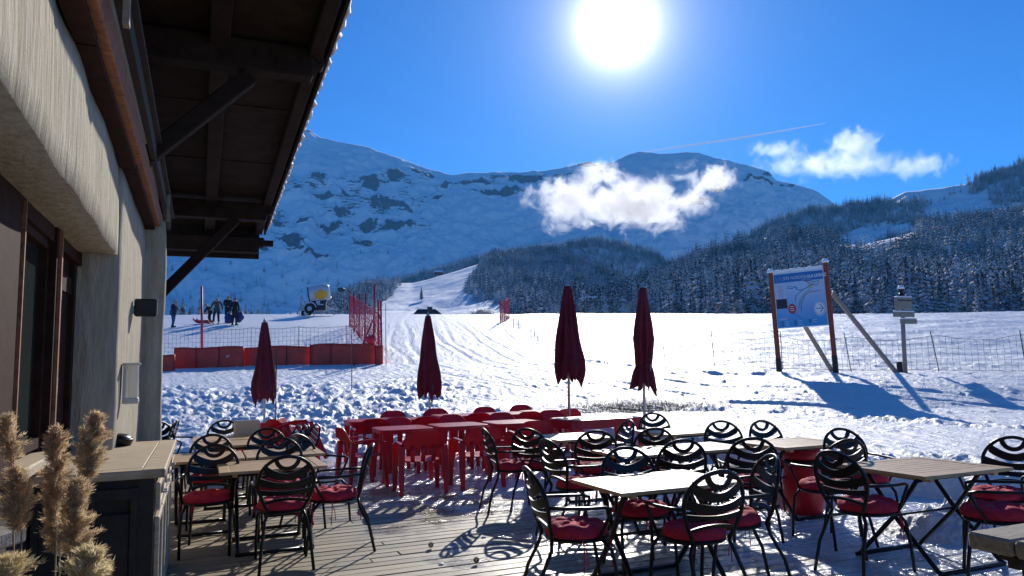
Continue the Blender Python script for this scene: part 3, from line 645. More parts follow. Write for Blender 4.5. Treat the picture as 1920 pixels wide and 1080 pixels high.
lumpy(m, (-1.6, 6.36, -.1), (-.6, 12.75, 3.2), .2, .016, 5)                    # pier and wall beyond it
lumpy(m, (-1.2, 9.02, -.1), (-.40, 9.42, 3.30), .16, .016, 9)                  # pilaster
m.box((-1.2, 4.87, 3.92), (1.1, 15.74, 1.62))
m.build('wall', M_stucco, ch, smooth=True)
m = MB(); m.box((-.90, 1.7, .5), (.07, 9.3, 1.06)); m.build('parapet_panel', M_dwood, ch)
m = MB()
for k in range(6): m.box((-.555-.006*(k % 2), -2.0+k*2.4-.01, 3.19), (.10, 2.38, .05))
m.build('lower_fascia', M_wframe, ch)
m = MB()
for k in range(5):
    m.bar((-.52, -3+k*2.6, 3.30), (-.52+.004*(k % 2), -3+k*2.6+2.59, 3.30), .13, .19, bev=.008)
m.build('wall_beam', M_owood, ch)
m = MB(); m.box((-.42, 3.6, 3.47), (.045, 13.4, .13)); m.box((-.40, 3.6, 3.56), (.08, 13.4, .03)); m.build('flashing_strip', M_cdark, ch)
for s_ in (3.9, 8.9): m = MB(); m.box((-.375, s_, 3.42), (.03, .06, .34)); m.build('bracket', M_grey_wood, ch)
# roof: soffit boards, purlins, outriggers, braces
def rz_(s, d): return 4.62-.05*(s-7)
EV = 1.05; SE = 14.5
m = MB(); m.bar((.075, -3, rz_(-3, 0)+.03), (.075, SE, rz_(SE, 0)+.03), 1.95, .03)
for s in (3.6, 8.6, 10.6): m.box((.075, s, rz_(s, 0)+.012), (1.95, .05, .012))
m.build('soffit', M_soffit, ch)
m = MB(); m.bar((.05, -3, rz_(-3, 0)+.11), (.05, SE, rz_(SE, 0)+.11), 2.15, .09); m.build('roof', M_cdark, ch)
m = MB(); snow_pts = []
for i in range(190):
    s = -3+i*.0925; snow_pts.append((EV+.055+.012*math.sin(i*2.1)+random.uniform(-.012, .012), s, rz_(s, 1.0)+.04+random.uniform(-.02, .02)))
m.tube(snow_pts, [.028*random.uniform(.6, 1.4) for _ in snow_pts], 7)
m.bar((.1, -3, rz_(-3, 0)+.22), (.1, SE, rz_(SE, 0)+.22), 1.95, .12); m.build('roof_snow', M_snowcap, ch, smooth=True)
for d in (.09, .93):
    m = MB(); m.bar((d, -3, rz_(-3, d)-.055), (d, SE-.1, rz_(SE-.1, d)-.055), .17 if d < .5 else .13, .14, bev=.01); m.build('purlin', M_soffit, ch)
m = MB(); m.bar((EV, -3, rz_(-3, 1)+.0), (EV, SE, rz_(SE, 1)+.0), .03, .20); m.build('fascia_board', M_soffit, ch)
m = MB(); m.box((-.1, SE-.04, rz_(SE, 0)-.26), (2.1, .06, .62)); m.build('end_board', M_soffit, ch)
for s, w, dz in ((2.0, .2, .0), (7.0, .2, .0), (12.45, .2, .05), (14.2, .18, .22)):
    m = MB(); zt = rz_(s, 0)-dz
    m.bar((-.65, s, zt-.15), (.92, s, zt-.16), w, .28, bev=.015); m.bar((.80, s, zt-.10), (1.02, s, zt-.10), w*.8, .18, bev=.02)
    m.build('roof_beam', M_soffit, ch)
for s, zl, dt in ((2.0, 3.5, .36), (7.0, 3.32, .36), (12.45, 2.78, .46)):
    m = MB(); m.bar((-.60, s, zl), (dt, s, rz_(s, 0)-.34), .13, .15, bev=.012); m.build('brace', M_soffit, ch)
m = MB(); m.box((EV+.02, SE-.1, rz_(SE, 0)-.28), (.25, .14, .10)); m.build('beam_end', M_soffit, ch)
m = MB()
for q, (ss, w_) in enumerate(((6.9, .10), (7.05, .07), (6.95, .05))): m.lathe([(0, 0), (w_*.5, .0), (w_*.4, w_*.35), (0, w_*.45)], 8, (.35+.24*q, ss, rz_(7, 0)-.012-.14*0))
# serving window in the recess
m = MB(); m.box((-1.02, 4.28, 1.77), (.03, .84, 1.30)); m.build('blind_panel', M_wframe, ch)
w = MB()
w.box((-.90, 3.55, 1.75), (.10, 1.55, 1.46)); w.box((-.88, 5.28, 1.76), (.09, .09, 1.44)); w.box((-.90, 5.0, 2.43), (.1, 2.8, .10)); wf = w.build('window', M_wframe, ch)
m = MB(); m.box((-.93, 4.83, 1.77), (.02, .82, 1.2)); m.build('pane', M_glass, wf)
m = MB(); m.box((-.90, 4.38, 1.77), (.05, .05, 1.3)); m.box((-.90, 5.2, 1.77), (.05, .06, 1.3)); m.box((-.9, 4.8, 2.36), (.05, .8, .06)); m.box((-.9, 4.8, 1.17), (.05, .8, .06)); m.build('frame', M_wframe, wf)
m = MB(); m.box((-.825, 5.31, 1.76), (.02, .035, 1.40)); m.build('edge_strip', M_owood, wf)
m = MB(); m.box((-.845, 4.36, 1.77), (.02, .02, 1.36)); m.build('edge_strip', M_owood, wf)
m = MB(); m.box((-.85, 4.75, 1.085), (.16, .95, .06), bev=.01); m.build('sill', M_counter, wf)
m = MB(); m.box((-.93, 5.98, 1.70), (.06, .56, 1.62)); m.box((-.89, 5.52, 1.74), (.05, .10, 1.5)); m.box((-.89, 6.20, 1.74), (.05, .10, 1.5)); m.box((-.9, 5.85, 2.2), (.04, .6, .12)); m.build('door', M_wframe, ch)
m = MB(); m.box((-.86, 5.55, 2.1), (.02, .03, .1)); m.box((-.86, 5.55, 1.5), (.02, .03, .1)); m.build('hinge', M_steel, ch)
m = MB(); m.box((-1.3, 2, 1.2), (.1, 9.5, 2.6)); m.build('inner_wall', M_cdark, ch)
# wall lamp and clear dispenser
o = thing('wall_lamp', 'black box lamp fixed high on the sunlit plaster strip', 'lamp', SD(7.62, -.585, 2.175), PHI)
m = MB(); m.box((.10, 0, 0), (.19, .12, .16), bev=.012); m.build('housing', M_black, o)
m = MB(); m.box((.0, 0, -.02), (.03, .07, .07)); m.build('wall_plate', M_steel, o)
o = thing('wall_dispenser', 'clear and white dispenser mounted on the plaster above the counter', 'dispenser', SD(6.82, -.585, 1.49), PHI)
M_white = mat('white_plastic', (.62, .61, .56), .35, var=.05)
M_clear = bpy.data.materials.new('clear_plastic'); M_clear.use_nodes = True; b_ = M_clear.node_tree.nodes['Principled BSDF']; b_.inputs['Alpha'].default_value = .45; b_.inputs['Base Color'].default_value = (.5, .5, .45, 1); b_.inputs['Roughness'].default_value = .1
m = MB(); m.tube([(.02, -.05, -.13), (.02, -.05, .15), (.03, .05, .16), (.12, .05, .16), (.13, -.03, .155)], .008, 6); m.box((.06, 0, .155), (.13, .12, .02), bev=.006); m.box((.06, 0, -.14), (.12, .11, .05), bev=.01); m.box((.01, 0, 0), (.015, .12, .32)); m.build('bracket', M_white, o)
m = MB(); m.lathe([(.045, -.12), (.05, -.10), (.05, .13), (.04, .145)], 16, (.065, 0, 0)); m.build('container', M_clear, o, smooth=True)

# counter
ct = thing('bar_counter', 'pale topped wooden counter with black panelled front under the serving window', 'counter', (0, 0, 0), PHI)
m = MB()
bx = [(-.86, -.72), (-.715, -.56), (-.555, -.40), (-.395, -.31)]
m.box((-.52, 4.98, .975), (.68, .13, .05), bev=.006)
for k, (a, b) in enumerate(((-.86, -.31),)): m.box(((a+b)/2, 5.98, .975+.001*k), (b-a, 1.86, .05), bev=.005)
m.box((-.245, 5.98, .976), (.125, 2.13, .052), bev=.006); m.box((-.52, 6.98, .975), (.68, .13, .05), bev=.006)
m.build('worktop', M_counter, ct)
m = MB(); m.box((-.55, 5.97, .475), (.62, 2.04, .95)); m.build('body', M_cdark, ct)
m = MB()
for d0, d1 in ((-.85, -.60), (-.57, -.33)):
    m.box(((d0+d1)/2, 4.935, .45), (d1-d0-.06, .03, .62), bev=.006)
    for xx in (d0+.015, d1-.015): m.box((xx, 4.93, .45), (.035, .045, .8), bev=.004)
m.box((-.59, 4.93, .87), (.54, .045, .06)); m.build('end_panel', M_cdark, ct)
for k in range(4):
    s0 = 5.0+k*.5; m = MB(); fr = .045
    for zc, hh in ((.83, .16), (.38, .66)):
        m.box((-.225, s0+.24, zc+hh/2-.02), (.03, .47, fr), bev=.006); m.box((-.225, s0+.24, zc-hh/2+.02), (.03, .47, fr), bev=.006)
        for ss in (s0+.03, s0+.45): m.box((-.2235, ss, zc), (.03, fr, hh), bev=.006)
    dd = m.build('cupboard_door', M_counter, ct)
    m = MB(); m.box((-.232, s0+.24, .38), (.01, .40, .58)); m.box((-.232, s0+.24, .83), (.01, .40, .10)); m.build('panel', M_cdark, dd)
    m = MB(); m.tube([(-.20, s0+.24-.05, .83), (-.18, s0+.24-.05, .83), (-.18, s0+.24+.05, .83), (-.20, s0+.24+.05, .83)], .005, 6); m.build('handle', M_steel, dd)
m = MB(); m.box((-.52, 5.97, .04), (.58, 2.0, .08)); m.build('plinth', M_cdark, ct)
for k, (s, d, rz, tl, lab) in enumerate(((6.72, -.60, .3, .35, 'black ashtray bowl tipped against another on the far end of the counter'), (6.60, -.73, 0, 0, 'black round ashtray lying flat at the far end of the counter'))):
    o = thing('ashtray', lab, 'ashtray', SD(s, d, 1.002), rz, 'black ashtrays on the counter'); o.rotation_euler = (0, tl*.4, rz); o.scale = (1.25,)*3
    m = MB(); m.lathe([(.0, .004), (.06, .004), (.062, .012), (.072, .05), (.085, .055), (.088, .048), (.075, 0), (0, 0)], 20); m.build('bowl', M_black, o, smooth=True)
    m = MB(); m.lathe([(.0, .075), (.05, .075), (.072, .06), (.076, .052), (.07, .052)], 20); m.build('lid', M_black, o, smooth=True)

# ------------------------------------------------------------------ deck
m = MB(); tones = []; s = -2.5
while s < 14.35:
    d = -.6; w = .138
    first = True
    while d < 9.5:
        L_ = random.uniform(2.2, 4.2) if not first else random.uniform(.8, 4.0); first = False
        d1 = min(d+L_, 9.5); t = random.uniform(.68, 1.12); n0 = len(m.v)
        m.box(((d+d1)/2, s+w/2, -.018+random.uniform(-.0025, .0025)), (d1-d-.004, w-.013, .036), bev=.005); tones += [t]*(len(m.v)-n0); d = d1
    s += w
m.box((4.4, 5.9, -.10), (10, 16.8, .09)); tones += [.25]*8
dk = m.build('wooden_deck', M_deck, kind='structure'); dk.rotation_euler = (0, 0, PHI)
at = dk.data.attributes.new('tone', 'FLOAT', 'POINT'); at.data.foreach_set('value', tones)
# pine cones and bits of debris on the boards
def cone_mesh():
    m = MB()
    for t in range(7):
        for k in range(8):
            a = k*.785+t*.4; z = .006+t*.007; r = .022*math.sin(math.pi*(t+1.2)/8.6); m.add([(0, 0, z), (r*math.cos(a-.3), r*math.sin(a-.3), z+.004), (r*1.25*math.cos(a), r*1.25*math.sin(a), z+.010), (r*math.cos(a+.3), r*math.sin(a+.3), z+.004)], [(0, 1, 2, 3), (3, 2, 1, 0)])
    return m
for px, py, lab in ((893, 1058, 'small dark fir cone on the boards, nearer of two'), (808, 1029, 'small dark fir cone on the boards, farther of two')):
    p = atZ(px, py, .002); m = cone_mesh(); o = m.build('fir_cone', M_cdark, label=lab, cat='cone'); o.location = p
# crusts of old snow left on the boards
rg2 = random.Random(5)
cm = MB()
for k in range(150):
    t = rg2.random(); X = rg2.uniform(-1.5, 4.2); Y = rg2.uniform(5.5, 12)
    if rg2.random() > (Y-5)/8+(X+1)/9: continue
    r = rg2.uniform(.008, .035); bm = bmesh.new(); bmesh.ops.create_icosphere(bm, subdivisions=1, radius=r)
    V = [v.co*rg2.uniform(.7, 1.2) for v in bm.verts]; cm.add([(v.x+X, v.y+Y, v.z*.6+.004) for v in V], [[v.index for v in f.verts] for f in bm.faces]); bm.free()
cm.build('snow_crumbs', M_snowcap, smooth=True, kind='stuff')
# shovelled heaps beside the boards
def heap(name, X, Y, rx, ry, h, seed, lab):
    n = 90; g = np.linspace(-1, 1, n); A, B = np.meshgrid(g, g); rad = np.sqrt(A**2+B**2)
    x = X+A*rx; y = Y+B*ry
    z = h*np.clip(1-rad**2, 0, 1)**.8*(.55+.9*fbm(x*3+seed, y*3, 4, seed))+np.maximum(fbm(x*9, y*9, 3, seed+3)-.45, 0)*.35*np.clip(1.2-rad, 0, 1)*h*3
    z = z+(1-np.abs(2*fbm(x*5+seed, y*5, 3, seed+9)-1))*.16*h/.3*np.clip(1.1-rad, 0, 1)+np.maximum(fbm(x*14, y*14, 3, seed+5)-.5, 0)*.22*np.clip(1.1-rad, 0, 1)-.10+np.where(ground_z(x, y, False) > .05, ground_z(x, y, False), 0)
    V = np.stack([x.ravel(), y.ravel(), z.ravel()], 1); i, j = np.meshgrid(np.arange(n-1), np.arange(n-1), indexing='ij')
    Fq = np.stack([i*n+j, i*n+j+1, (i+1)*n+j+1, (i+1)*n+j], -1).reshape(-1, 4)
    o = np_mesh(name, V, Fq, [M_snow], True); tag(o, lab, 'snow heap')
heap('snow_heap', 3.95, 6.85, .8, .55, .20, 2, 'lumpy heap of shovelled snow behind the slatted right table')
heap('snow_heap', 3.1, 8.45, .8, .4, .18, 6, 'low lumpy snow heap behind the red bin')
heap('snow_heap', 4.4, 5.75, .7, .5, .15, 12, 'low snow heap at the right edge, beside the end chair')
# dry grass showing through
rg3 = np.random.RandomState(4); n = 11000
gx = gp.x+rg3.normal(0, 1.0, n); gy = gp.y+rg3.normal(0, .55, n); z0 = ground_z(gx, gy); a = rg3.rand(n)*6.28; hh = rg3.uniform(.03, .12, n); ln = rg3.uniform(.2, 1.4, n)
dx, dy = np.cos(a)*.004, np.sin(a)*.004; tx = gx+np.cos(a+1.5)*hh*ln; ty = gy+np.sin(a+1.5)*hh*ln
V = np.stack([np.stack([gx-dx, gy-dy, z0-.01], 1), np.stack([gx+dx, gy+dy, z0-.01], 1), np.stack([tx, ty, z0+hh*.7], 1)], 1).reshape(-1, 3)
o = np_mesh('dry_grass', V, np.arange(n*3).reshape(-1, 3), [mat('dry_grass', (.20, .15, .07), .8, var=.4, scale=5)], False); tag(o, kind='stuff')
# ------------------------------------------------------------------ black armchairs
def hoop(n=44):
    """outline of the back: oval that narrows to the seat"""
    pts = []
    for i in range(n+1):
        t = math.pi*i/n              # 0 .. pi over the top
        u = .215*math.cos(t); w = .69+.20*math.sin(t); pts.append((u, w))
    return pts
def back_pt(u, w): return Vector((u, -.235-(w-.44)*.20-.05*max(0, 1-(u/.22)**2)*min(1, max(0, (w-.44)/.2))+.03, w))
def hw(w):
    if w >= .69: return .215*math.sqrt(max(0, 1-((w-.69)/.20)**2))
    return .125+.09*math.sin(math.pi/2*max(0, (w-.44)/.25))
def tuft():
    n = 34; V = []; Fc = []; rads = [0, .03, .06, .09, .12, .15, .175, .195, .208, .214]
    pts = [(0, 0)]+[(.105*math.cos(a*math.pi/3), .105*math.sin(a*math.pi/3)) for a in range(6)]
    def top(x, y):
        r = math.hypot(x, y); edge = max(0, 1-(r/.216)**6)**.5; z = .088*edge
        for px, py in pts: z -= .038*math.exp(-((x-px)**2+(y-py)**2)/.0011)
        a = math.atan2(y, x); z -= .016*abs(math.cos(3*a))**6*min(1, r/.12)*edge
        return z
    idx = []
    for r in rads:
        row = []
        for j in range(n):
            a = 2*math.pi*j/n; rr = r*(1+.02*math.cos(6*a)); x, y = rr*math.cos(a), rr*math.sin(a); row.append(len(V)); V.append((x, y, .455+top(x, y)))
        idx.append(row)
    row = []
    for j in range(n):
        a = 2*math.pi*j/n; row.append(len(V)); V.append((.20*math.cos(a), .20*math.sin(a), .448))
    idx.append(row)
    for k in range(len(idx)-1):
        for j in range(n): Fc.append((idx[k][j], idx[k][(j+1) % n], idx[k+1][(j+1) % n], idx[k+1][j]))
    Fc.append(tuple(idx[-1][::-1])); return V, Fc
tV, tF = tuft()
def strip(m, f0, f1, u0, u1, n, th=.007):
    """flat pierced band of the backrest between the curves w=f0(u) and w=f1(u)"""
    vs = []
    for i in range(n+1):
        u = u0+(u1-u0)*i/n; a, b = f0(u), f1(u)
        for w in (a, b):
            p = back_pt(u, w)
            vs += [p+Vector((0, -th, 0)), p+Vector((0, th, 0))]
    fs = []
    for i in range(n):
        o = i*4; q = o+4; fs += [(o, q, q+2, o+2), (o+1, o+3, q+3, q+1), (o, o+1, q+1, q), (o+2, q+2, q+3, o+3)]
    fs += [(0, 2, 3, 1), (n*4, n*4+1, n*4+3, n*4+2)]
    m.add(vs, fs)
def make_chair(cushion=True):
    t = thing('garden_armchair', 'x', 'chair', group='black metal armchairs on the terrace')
    m = MB(); hp = [back_pt(u, w) for u, w in hoop()]
    low = [(hw(w), w) for w in np.linspace(.67, .45, 8)]
    L_ = [back_pt(-u, w) for u, w in low[::-1]]; R_ = [back_pt(u, w) for u, w in low]
    m.tube(L_+hp[::-1]+R_, .0145, 8); m.build('back_frame', M_black, t, smooth=True)
    b = MB()
    # U shaped yoke at the top and the smile shaped bands below it
    def arc(c, r): return lambda u: c-math.sqrt(max(0, r*r-u*u))
    yk = .072
    strip(b, lambda u: .882-math.sqrt(max(0, (yk+.034)**2-u*u)), lambda u: .882-math.sqrt(max(0, yk**2-u*u)) if abs(u) < yk else .882, -yk-.033, yk+.033, 18)
    def smile(c, k, th0, lim):
        f0 = lambda u: c-th0/2*(1+.25*abs(u)/lim)+k*u*u
        f1 = lambda u: c+th0/2*(1+.25*abs(u)/lim)+k*u*u
        return f0, f1
    for c, k, th0 in ((.728, 2.4, .058), (.655, 1.0, .050), (.598, .3, .036)):
        lim = .21
        for _ in range(20):
            if hw(c+k*lim*lim) < lim: lim -= .006
        f0, f1 = smile(c, k, th0, lim); strip(b, f0, f1, -lim, lim, 18)
    f0 = lambda u: .535-1.0*u*u; f1 = lambda u: .560-1.0*u*u; strip(b, f0, f1, -.165, .165, 14)
    b.build('backrest', M_black, t)
    m = MB(); m.tube([(.205*math.cos(a), .205*math.sin(a), .435) for a in np.linspace(0, 2*math.pi, 29)[:-1]], .012, 8, closed=True)
    m.lathe([(.0, .428), (.2, .428), (.2, .440), (0, .440)], 28); m.build('seat', M_black, t, smooth=False)
    for sx in (-1, 1):
        m = MB(); bp = back_pt(hw(.45)*sx, .45)
        m.tube([bp, bp+Vector((sx*.03, -.012, -.07)), (sx*.185, -.30, .22), (sx*.205, -.35, .0)], .0125, 8); m.build('leg', M_black, t, smooth=True)
        m = MB(); m.tube([(sx*.17, .12, .43), (sx*.195, .175, .36), (sx*.20, .205, .18), (sx*.20, .225, .0)], .0125, 8); m.build('leg', M_black, t, smooth=True)
        m = MB(); s0 = back_pt(hw(.66)*sx, .66)
        m.tube([s0, (sx*.245, -.14, .655), (sx*.255, 0, .65), (sx*.25, .12, .648), (sx*.235, .165, .635), (sx*.225, .16, .60), (sx*.205, .08, .44)], .0115, 8)
        m.build('armrest', M_black, t, smooth=True)
    if cushion:
        c = MB(); c.add(tV, tF); cu = c.build('seat_cushion', M_cush, t, smooth=True)
        for sx in (-1, 1):
            m = MB(); m.tube([(sx*.14, -.17, .45), (sx*.15, -.19, .38), (sx*.155, -.185, .24)], .0035, 4); m.tube([(sx*.14, -.17, .45), (sx*.13, -.20, .36), (sx*.12, -.20, .28)], .003, 4); m.build('tie', M_cush, cu)
    return t
ch_c = make_chair(True); ch_n = make_chair(False); IDX = build_index()
cy = lambda deg: -R(deg)      # compass yaw (0 away, 90 right) to blender z rotation
chairs = [
 (-1.93, 6.28, -22, 1, 'black armchair seen from behind before the nearest left table, its red cushion under the back'),
 (-2.72, 6.70, 165, 1, 'black armchair with red cushion facing the camera beside the counter, nearest to it'),
 (-3.20, 7.90, 160, 1, 'black armchair with red cushion behind the first one along the counter'),
 (-1.62, 6.72, -103, 1, 'black armchair in side view at the right end of the nearest left table, facing left'),
 (-2.28, 7.32, 160, 1, 'black armchair with red cushion on the far side of the nearest left table'),
 (-2.03, 7.86, 115, 0, 'black armchair turned sideways behind the nearest left table, touching the second row'),
 (-2.83, 8.62, 158, 0, 'black armchair behind the second row of left tables, below the left parasol'),
 (-4.05, 10.35, 165, 1, 'black armchair farthest back at the left, with a red cushion set against its back'),
 (-4.72, 10.6, 100, 0, 'black armchair by the far corner of the plaster wall, half hidden'),
 (-.02, 8.35, 75, 1, 'black armchair in side view facing right beside the near red plastic chairs'),
 (.28, 8.42, 28, 1, 'black armchair half turned at the left of the first far teak table'),
 (.58, 7.05, 62, 1, 'black armchair in side view at the left end of the long middle teak tables'),
 (.84, 8.02, 2, 1, 'black armchair seen from behind at the near side of the small bright far teak table'),
 (1.06, 8.92, -108, 1, 'black armchair in side view between the large red table and the small bright teak table'),
 (1.95, 9.98, 170, 0, 'black armchair in front of the right parasol pole, behind the farthest teak table'),
 (1.46, 8.18, 0, 1, 'black armchair seen from behind at the near side of the farthest teak table'),
 (.93, 5.74, 172, 1, 'black armchair facing the camera across the bright front teak table'),
 (1.46, 6.93, -2, 1, 'black armchair seen from behind at the near side of the long middle tables, centre'),
 (2.38, 8.30, 178, 0, 'black armchair without cushion in sight behind the right end of the long middle tables'),
 (2.92, 8.24, 160, 1, 'black armchair behind the teak table that stands over the red bin'),
 (2.14, 6.96, 8, 1, 'black armchair seen from behind at the right end of the long middle tables'),
 (1.50, 5.36, -95, 1, 'black armchair at the right end of the bright front table, facing left, red cushion showing'),
 (1.14, 4.97, -20, 1, 'nearest black armchair, seen from behind in front of the bright front table'),
 (.40, 5.08, 78, 1, 'black armchair in side view at the left end of the bright front table, facing right'),
 (2.62, 5.70, 62, 1, 'black armchair at the left side of the slatted right table, facing right'),
 (3.22, 7.02, 172, 1, 'black armchair behind the slatted right table, facing it'),
 (2.72, 6.66, -15, 1, 'black armchair seen from behind between the red bin and the slatted right table'),
 (3.86, 6.06, -125, 1, 'black armchair at the right edge of the picture behind the slatted right table'),
 (3.36, 5.32, -62, 1, 'black armchair at the right edge of the picture before the slatted right table'),
]
for k, (x, y, yaw, cu, lab) in enumerate(chairs):
    src = ch_c if cu else ch_n
    if k == 0: o = ch_c; o.location = (x, y, 0); o.rotation_euler = (0, 0, cy(yaw)); o['label'] = lab
    elif k == 5: o = ch_n; o.location = (x, y, 0); o.rotation_euler = (0, 0, cy(yaw)); o['label'] = lab
    else: o = copy_tree(src, IDX, lab, (x, y, 0), cy(yaw))
for o in list(COL.objects):
    if o.name.startswith('seat_cushion'):
        k_ = random.uniform(.80, 1.06); o.scale = (random.uniform(.97, 1.03), random.uniform(.97, 1.03), k_); o.location = (random.uniform(-.012, .012), random.uniform(-.012, .015), .455*(1-k_)); o.rotation_euler = (0, 0, random.choice((0, 1, 2, 3, 4, 5))*R(60)+random.uniform(-.25, .25))
# folded chairs leaning together behind the left tables
def folded():
    t = thing('folded_chair', 'x', 'chair', group='folded chairs leaning together behind the left tables')
    m = MB(); m.tube([(-.19, -.10, 0), (-.20, 0, .55), (-.17, .035, .8), (-.08, .05, .90), (.08, .05, .90), (.17, .035, .8), (.20, 0, .55), (.19, -.10, 0)], .0125, 8); m.build('back_frame', M_black, t, smooth=True)
    m = MB(); m.tube([(-.17, .10, 0), (-.17, .02, .5), (.17, .02, .5), (.17, .10, 0)], .0115, 8); m.build('leg', M_black, t, smooth=True)
    m = MB()
    for z in (.62, .68, .74, .80): m.box((0, .02+(z-.6)*.12, z), (.33, .012, .03))
    m.build('backrest', M_black, t)
    m = MB(); m.box((0, .045, .30), (.34, .03, .38), bev=.01); m.build('seat', M_black, t); return t
f0 = folded(); idf = build_index()
for k, (px, D, a, lab) in enumerate(((530, 9.4, 60, 'leftmost folded black chair leaning behind the left tables'), (542, 9.5, 66, 'second folded black chair from the left, behind the left tables'), (549, 9.7, 72, 'third folded black chair from the left, behind the left tables'), (561, 9.9, 58, 'rightmost folded black chair behind the left tables, nearest to the tipped red chair'))):
    p = atD(px, 800, D); o = f0 if k == 0 else copy_tree(f0, idf, lab); o['label'] = lab; o.location = (p.x, D, 0); o.rotation_euler = (R(-9), R(4+3*k), cy(a))
for k, (px, D, a, lab) in enumerate(((301, 10.6, 70, 'folded black chair against the far end of the plaster wall'), (309, 10.9, 75, 'folded black chair just beyond the one against the far end of the wall'))):
    p = atD(px, 800, D); o = copy_tree(f0, idf, lab, (p.x, D, 0), cy(a), group='folded chairs at the far end of the wall'); o.rotation_euler = (R(-8), 0, cy(a))
p = SD(10.9, .62); m = MB(); m.bar((0, 0, 0), (0, -.09, .36), .34, .06, bev=.02); o = m.build('pale_cushion', mat('pale_fabric', (.55, .50, .42), .8), label='pale pad leaning on the farthest left armchair', cat='cushion'); o.location = (p.x-.02, p.y, .56); o.rotation_euler = (0, 0, .3)

# ------------------------------------------------------------------ teak tables
def make_table(w, l, name='teak_table', slats=True, nslat=8):
    """w along x, l along y; top at .72"""
    t = thing(name, 'x', 'table', group='teak topped tables on the terrace')
    m = MB(); fr = .085; T = .72
    for sx in (-1, 1): m.box((sx*(w/2-fr/2), 0, T-.0125), (fr, l, .025), bev=.003)
    for sy in (-1, 1): m.box((0, sy*(l/2-fr/2), T-.0127), (w-2*fr, fr, .025), bev=.003)
    inner = l-2*fr; sw = inner/nslat
    for k in range(nslat): m.box((0, -inner/2+sw*(k+.5), T-.0135), (w-2*fr-.004, sw-.006, .022), bev=.002)
    m.box((0, 0, T-.04), (w-.12, .05, .025)); m.box((w/2-.13, 0, T-.04), (.04, l-.1, .03)); m.box((-w/2+.13, 0, T-.04), (.04, l-.1, .03))
    m.build('tabletop', M_teak, t)
    for sx in (-1, 1):
        for q in (-1, 1):
            x = sx*(w/2-.14)+q*.022
            m = MB(); m.tube([(x, q*(l/2-.12), T-.045), (x, q*(l/2-.17), T-.06), (x, q*.02, .37), (x, -q*(l/2-.09), .03), (x, -q*(l/2-.05), .012)], .0175, 8); m.build('leg', M_black, t, smooth=True)
    for q in (-1, 1):
        m = MB(); m.tube([(-(w/2-.14), q*(l/2-.06), .016), (w/2-.14, q*(l/2-.06), .016)], .0155, 8); m.build('foot_bar', M_black, t, smooth=True)
        m = MB(); m.tube([(-(w/2-.14), q*(l/2-.14), T-.05), (w/2-.14, q*(l/2-.14), T-.05)], .011, 8); m.build('crossbar', M_black, t, smooth=True)
    m = MB(); m.tube([(-(w/2-.14), 0, .37), (w/2-.14, 0, .37)], .009, 8); m.build('crossbar', M_black, t, smooth=True)
    return t
tabs = [  # s, d, w(along d), l(along s), label
 (7.24, .61, .90, .78, 'teak table nearest at the left, beside the counter'),
 (8.30, .05, .74, .80, 'left one of the two teak tables joined in the second left row'),
 (8.30, .82, .76, .80, 'right one of the two teak tables joined in the second left row'),
 (9.72, .32, .80, .72, 'nearer one of the two far left teak tables, under the left parasol'),
 (10.55, .32, .80, .72, 'farther one of the two far left teak tables, under the left parasol'),
 (4.66, 3.05, 1.0, .72, 'glaring white lit teak table in the front centre'),
 (4.24, 5.24, .95, .82, 'slatted teak table at the front right with heavy crossed legs'),
 (6.12, 5.72, .90, .74, 'teak table standing over the red bin'),
 (6.30, 3.96, .72, .66, 'left one of the two long middle teak tables'),
 (6.30, 4.70, .72, .66, 'right one of the two long middle teak tables'),
 (8.08, 4.12, .72, .80, 'small bright teak table beside the far red chairs'),
 (7.92, 5.58, .86, .76, 'farthest right teak table, before the right parasol'),
]
for s, d, w, l, lab in tabs:
    o = make_table(w, l); o['label'] = lab; o.location = SD(s, d); o.rotation_euler = (0, 0, PHI)

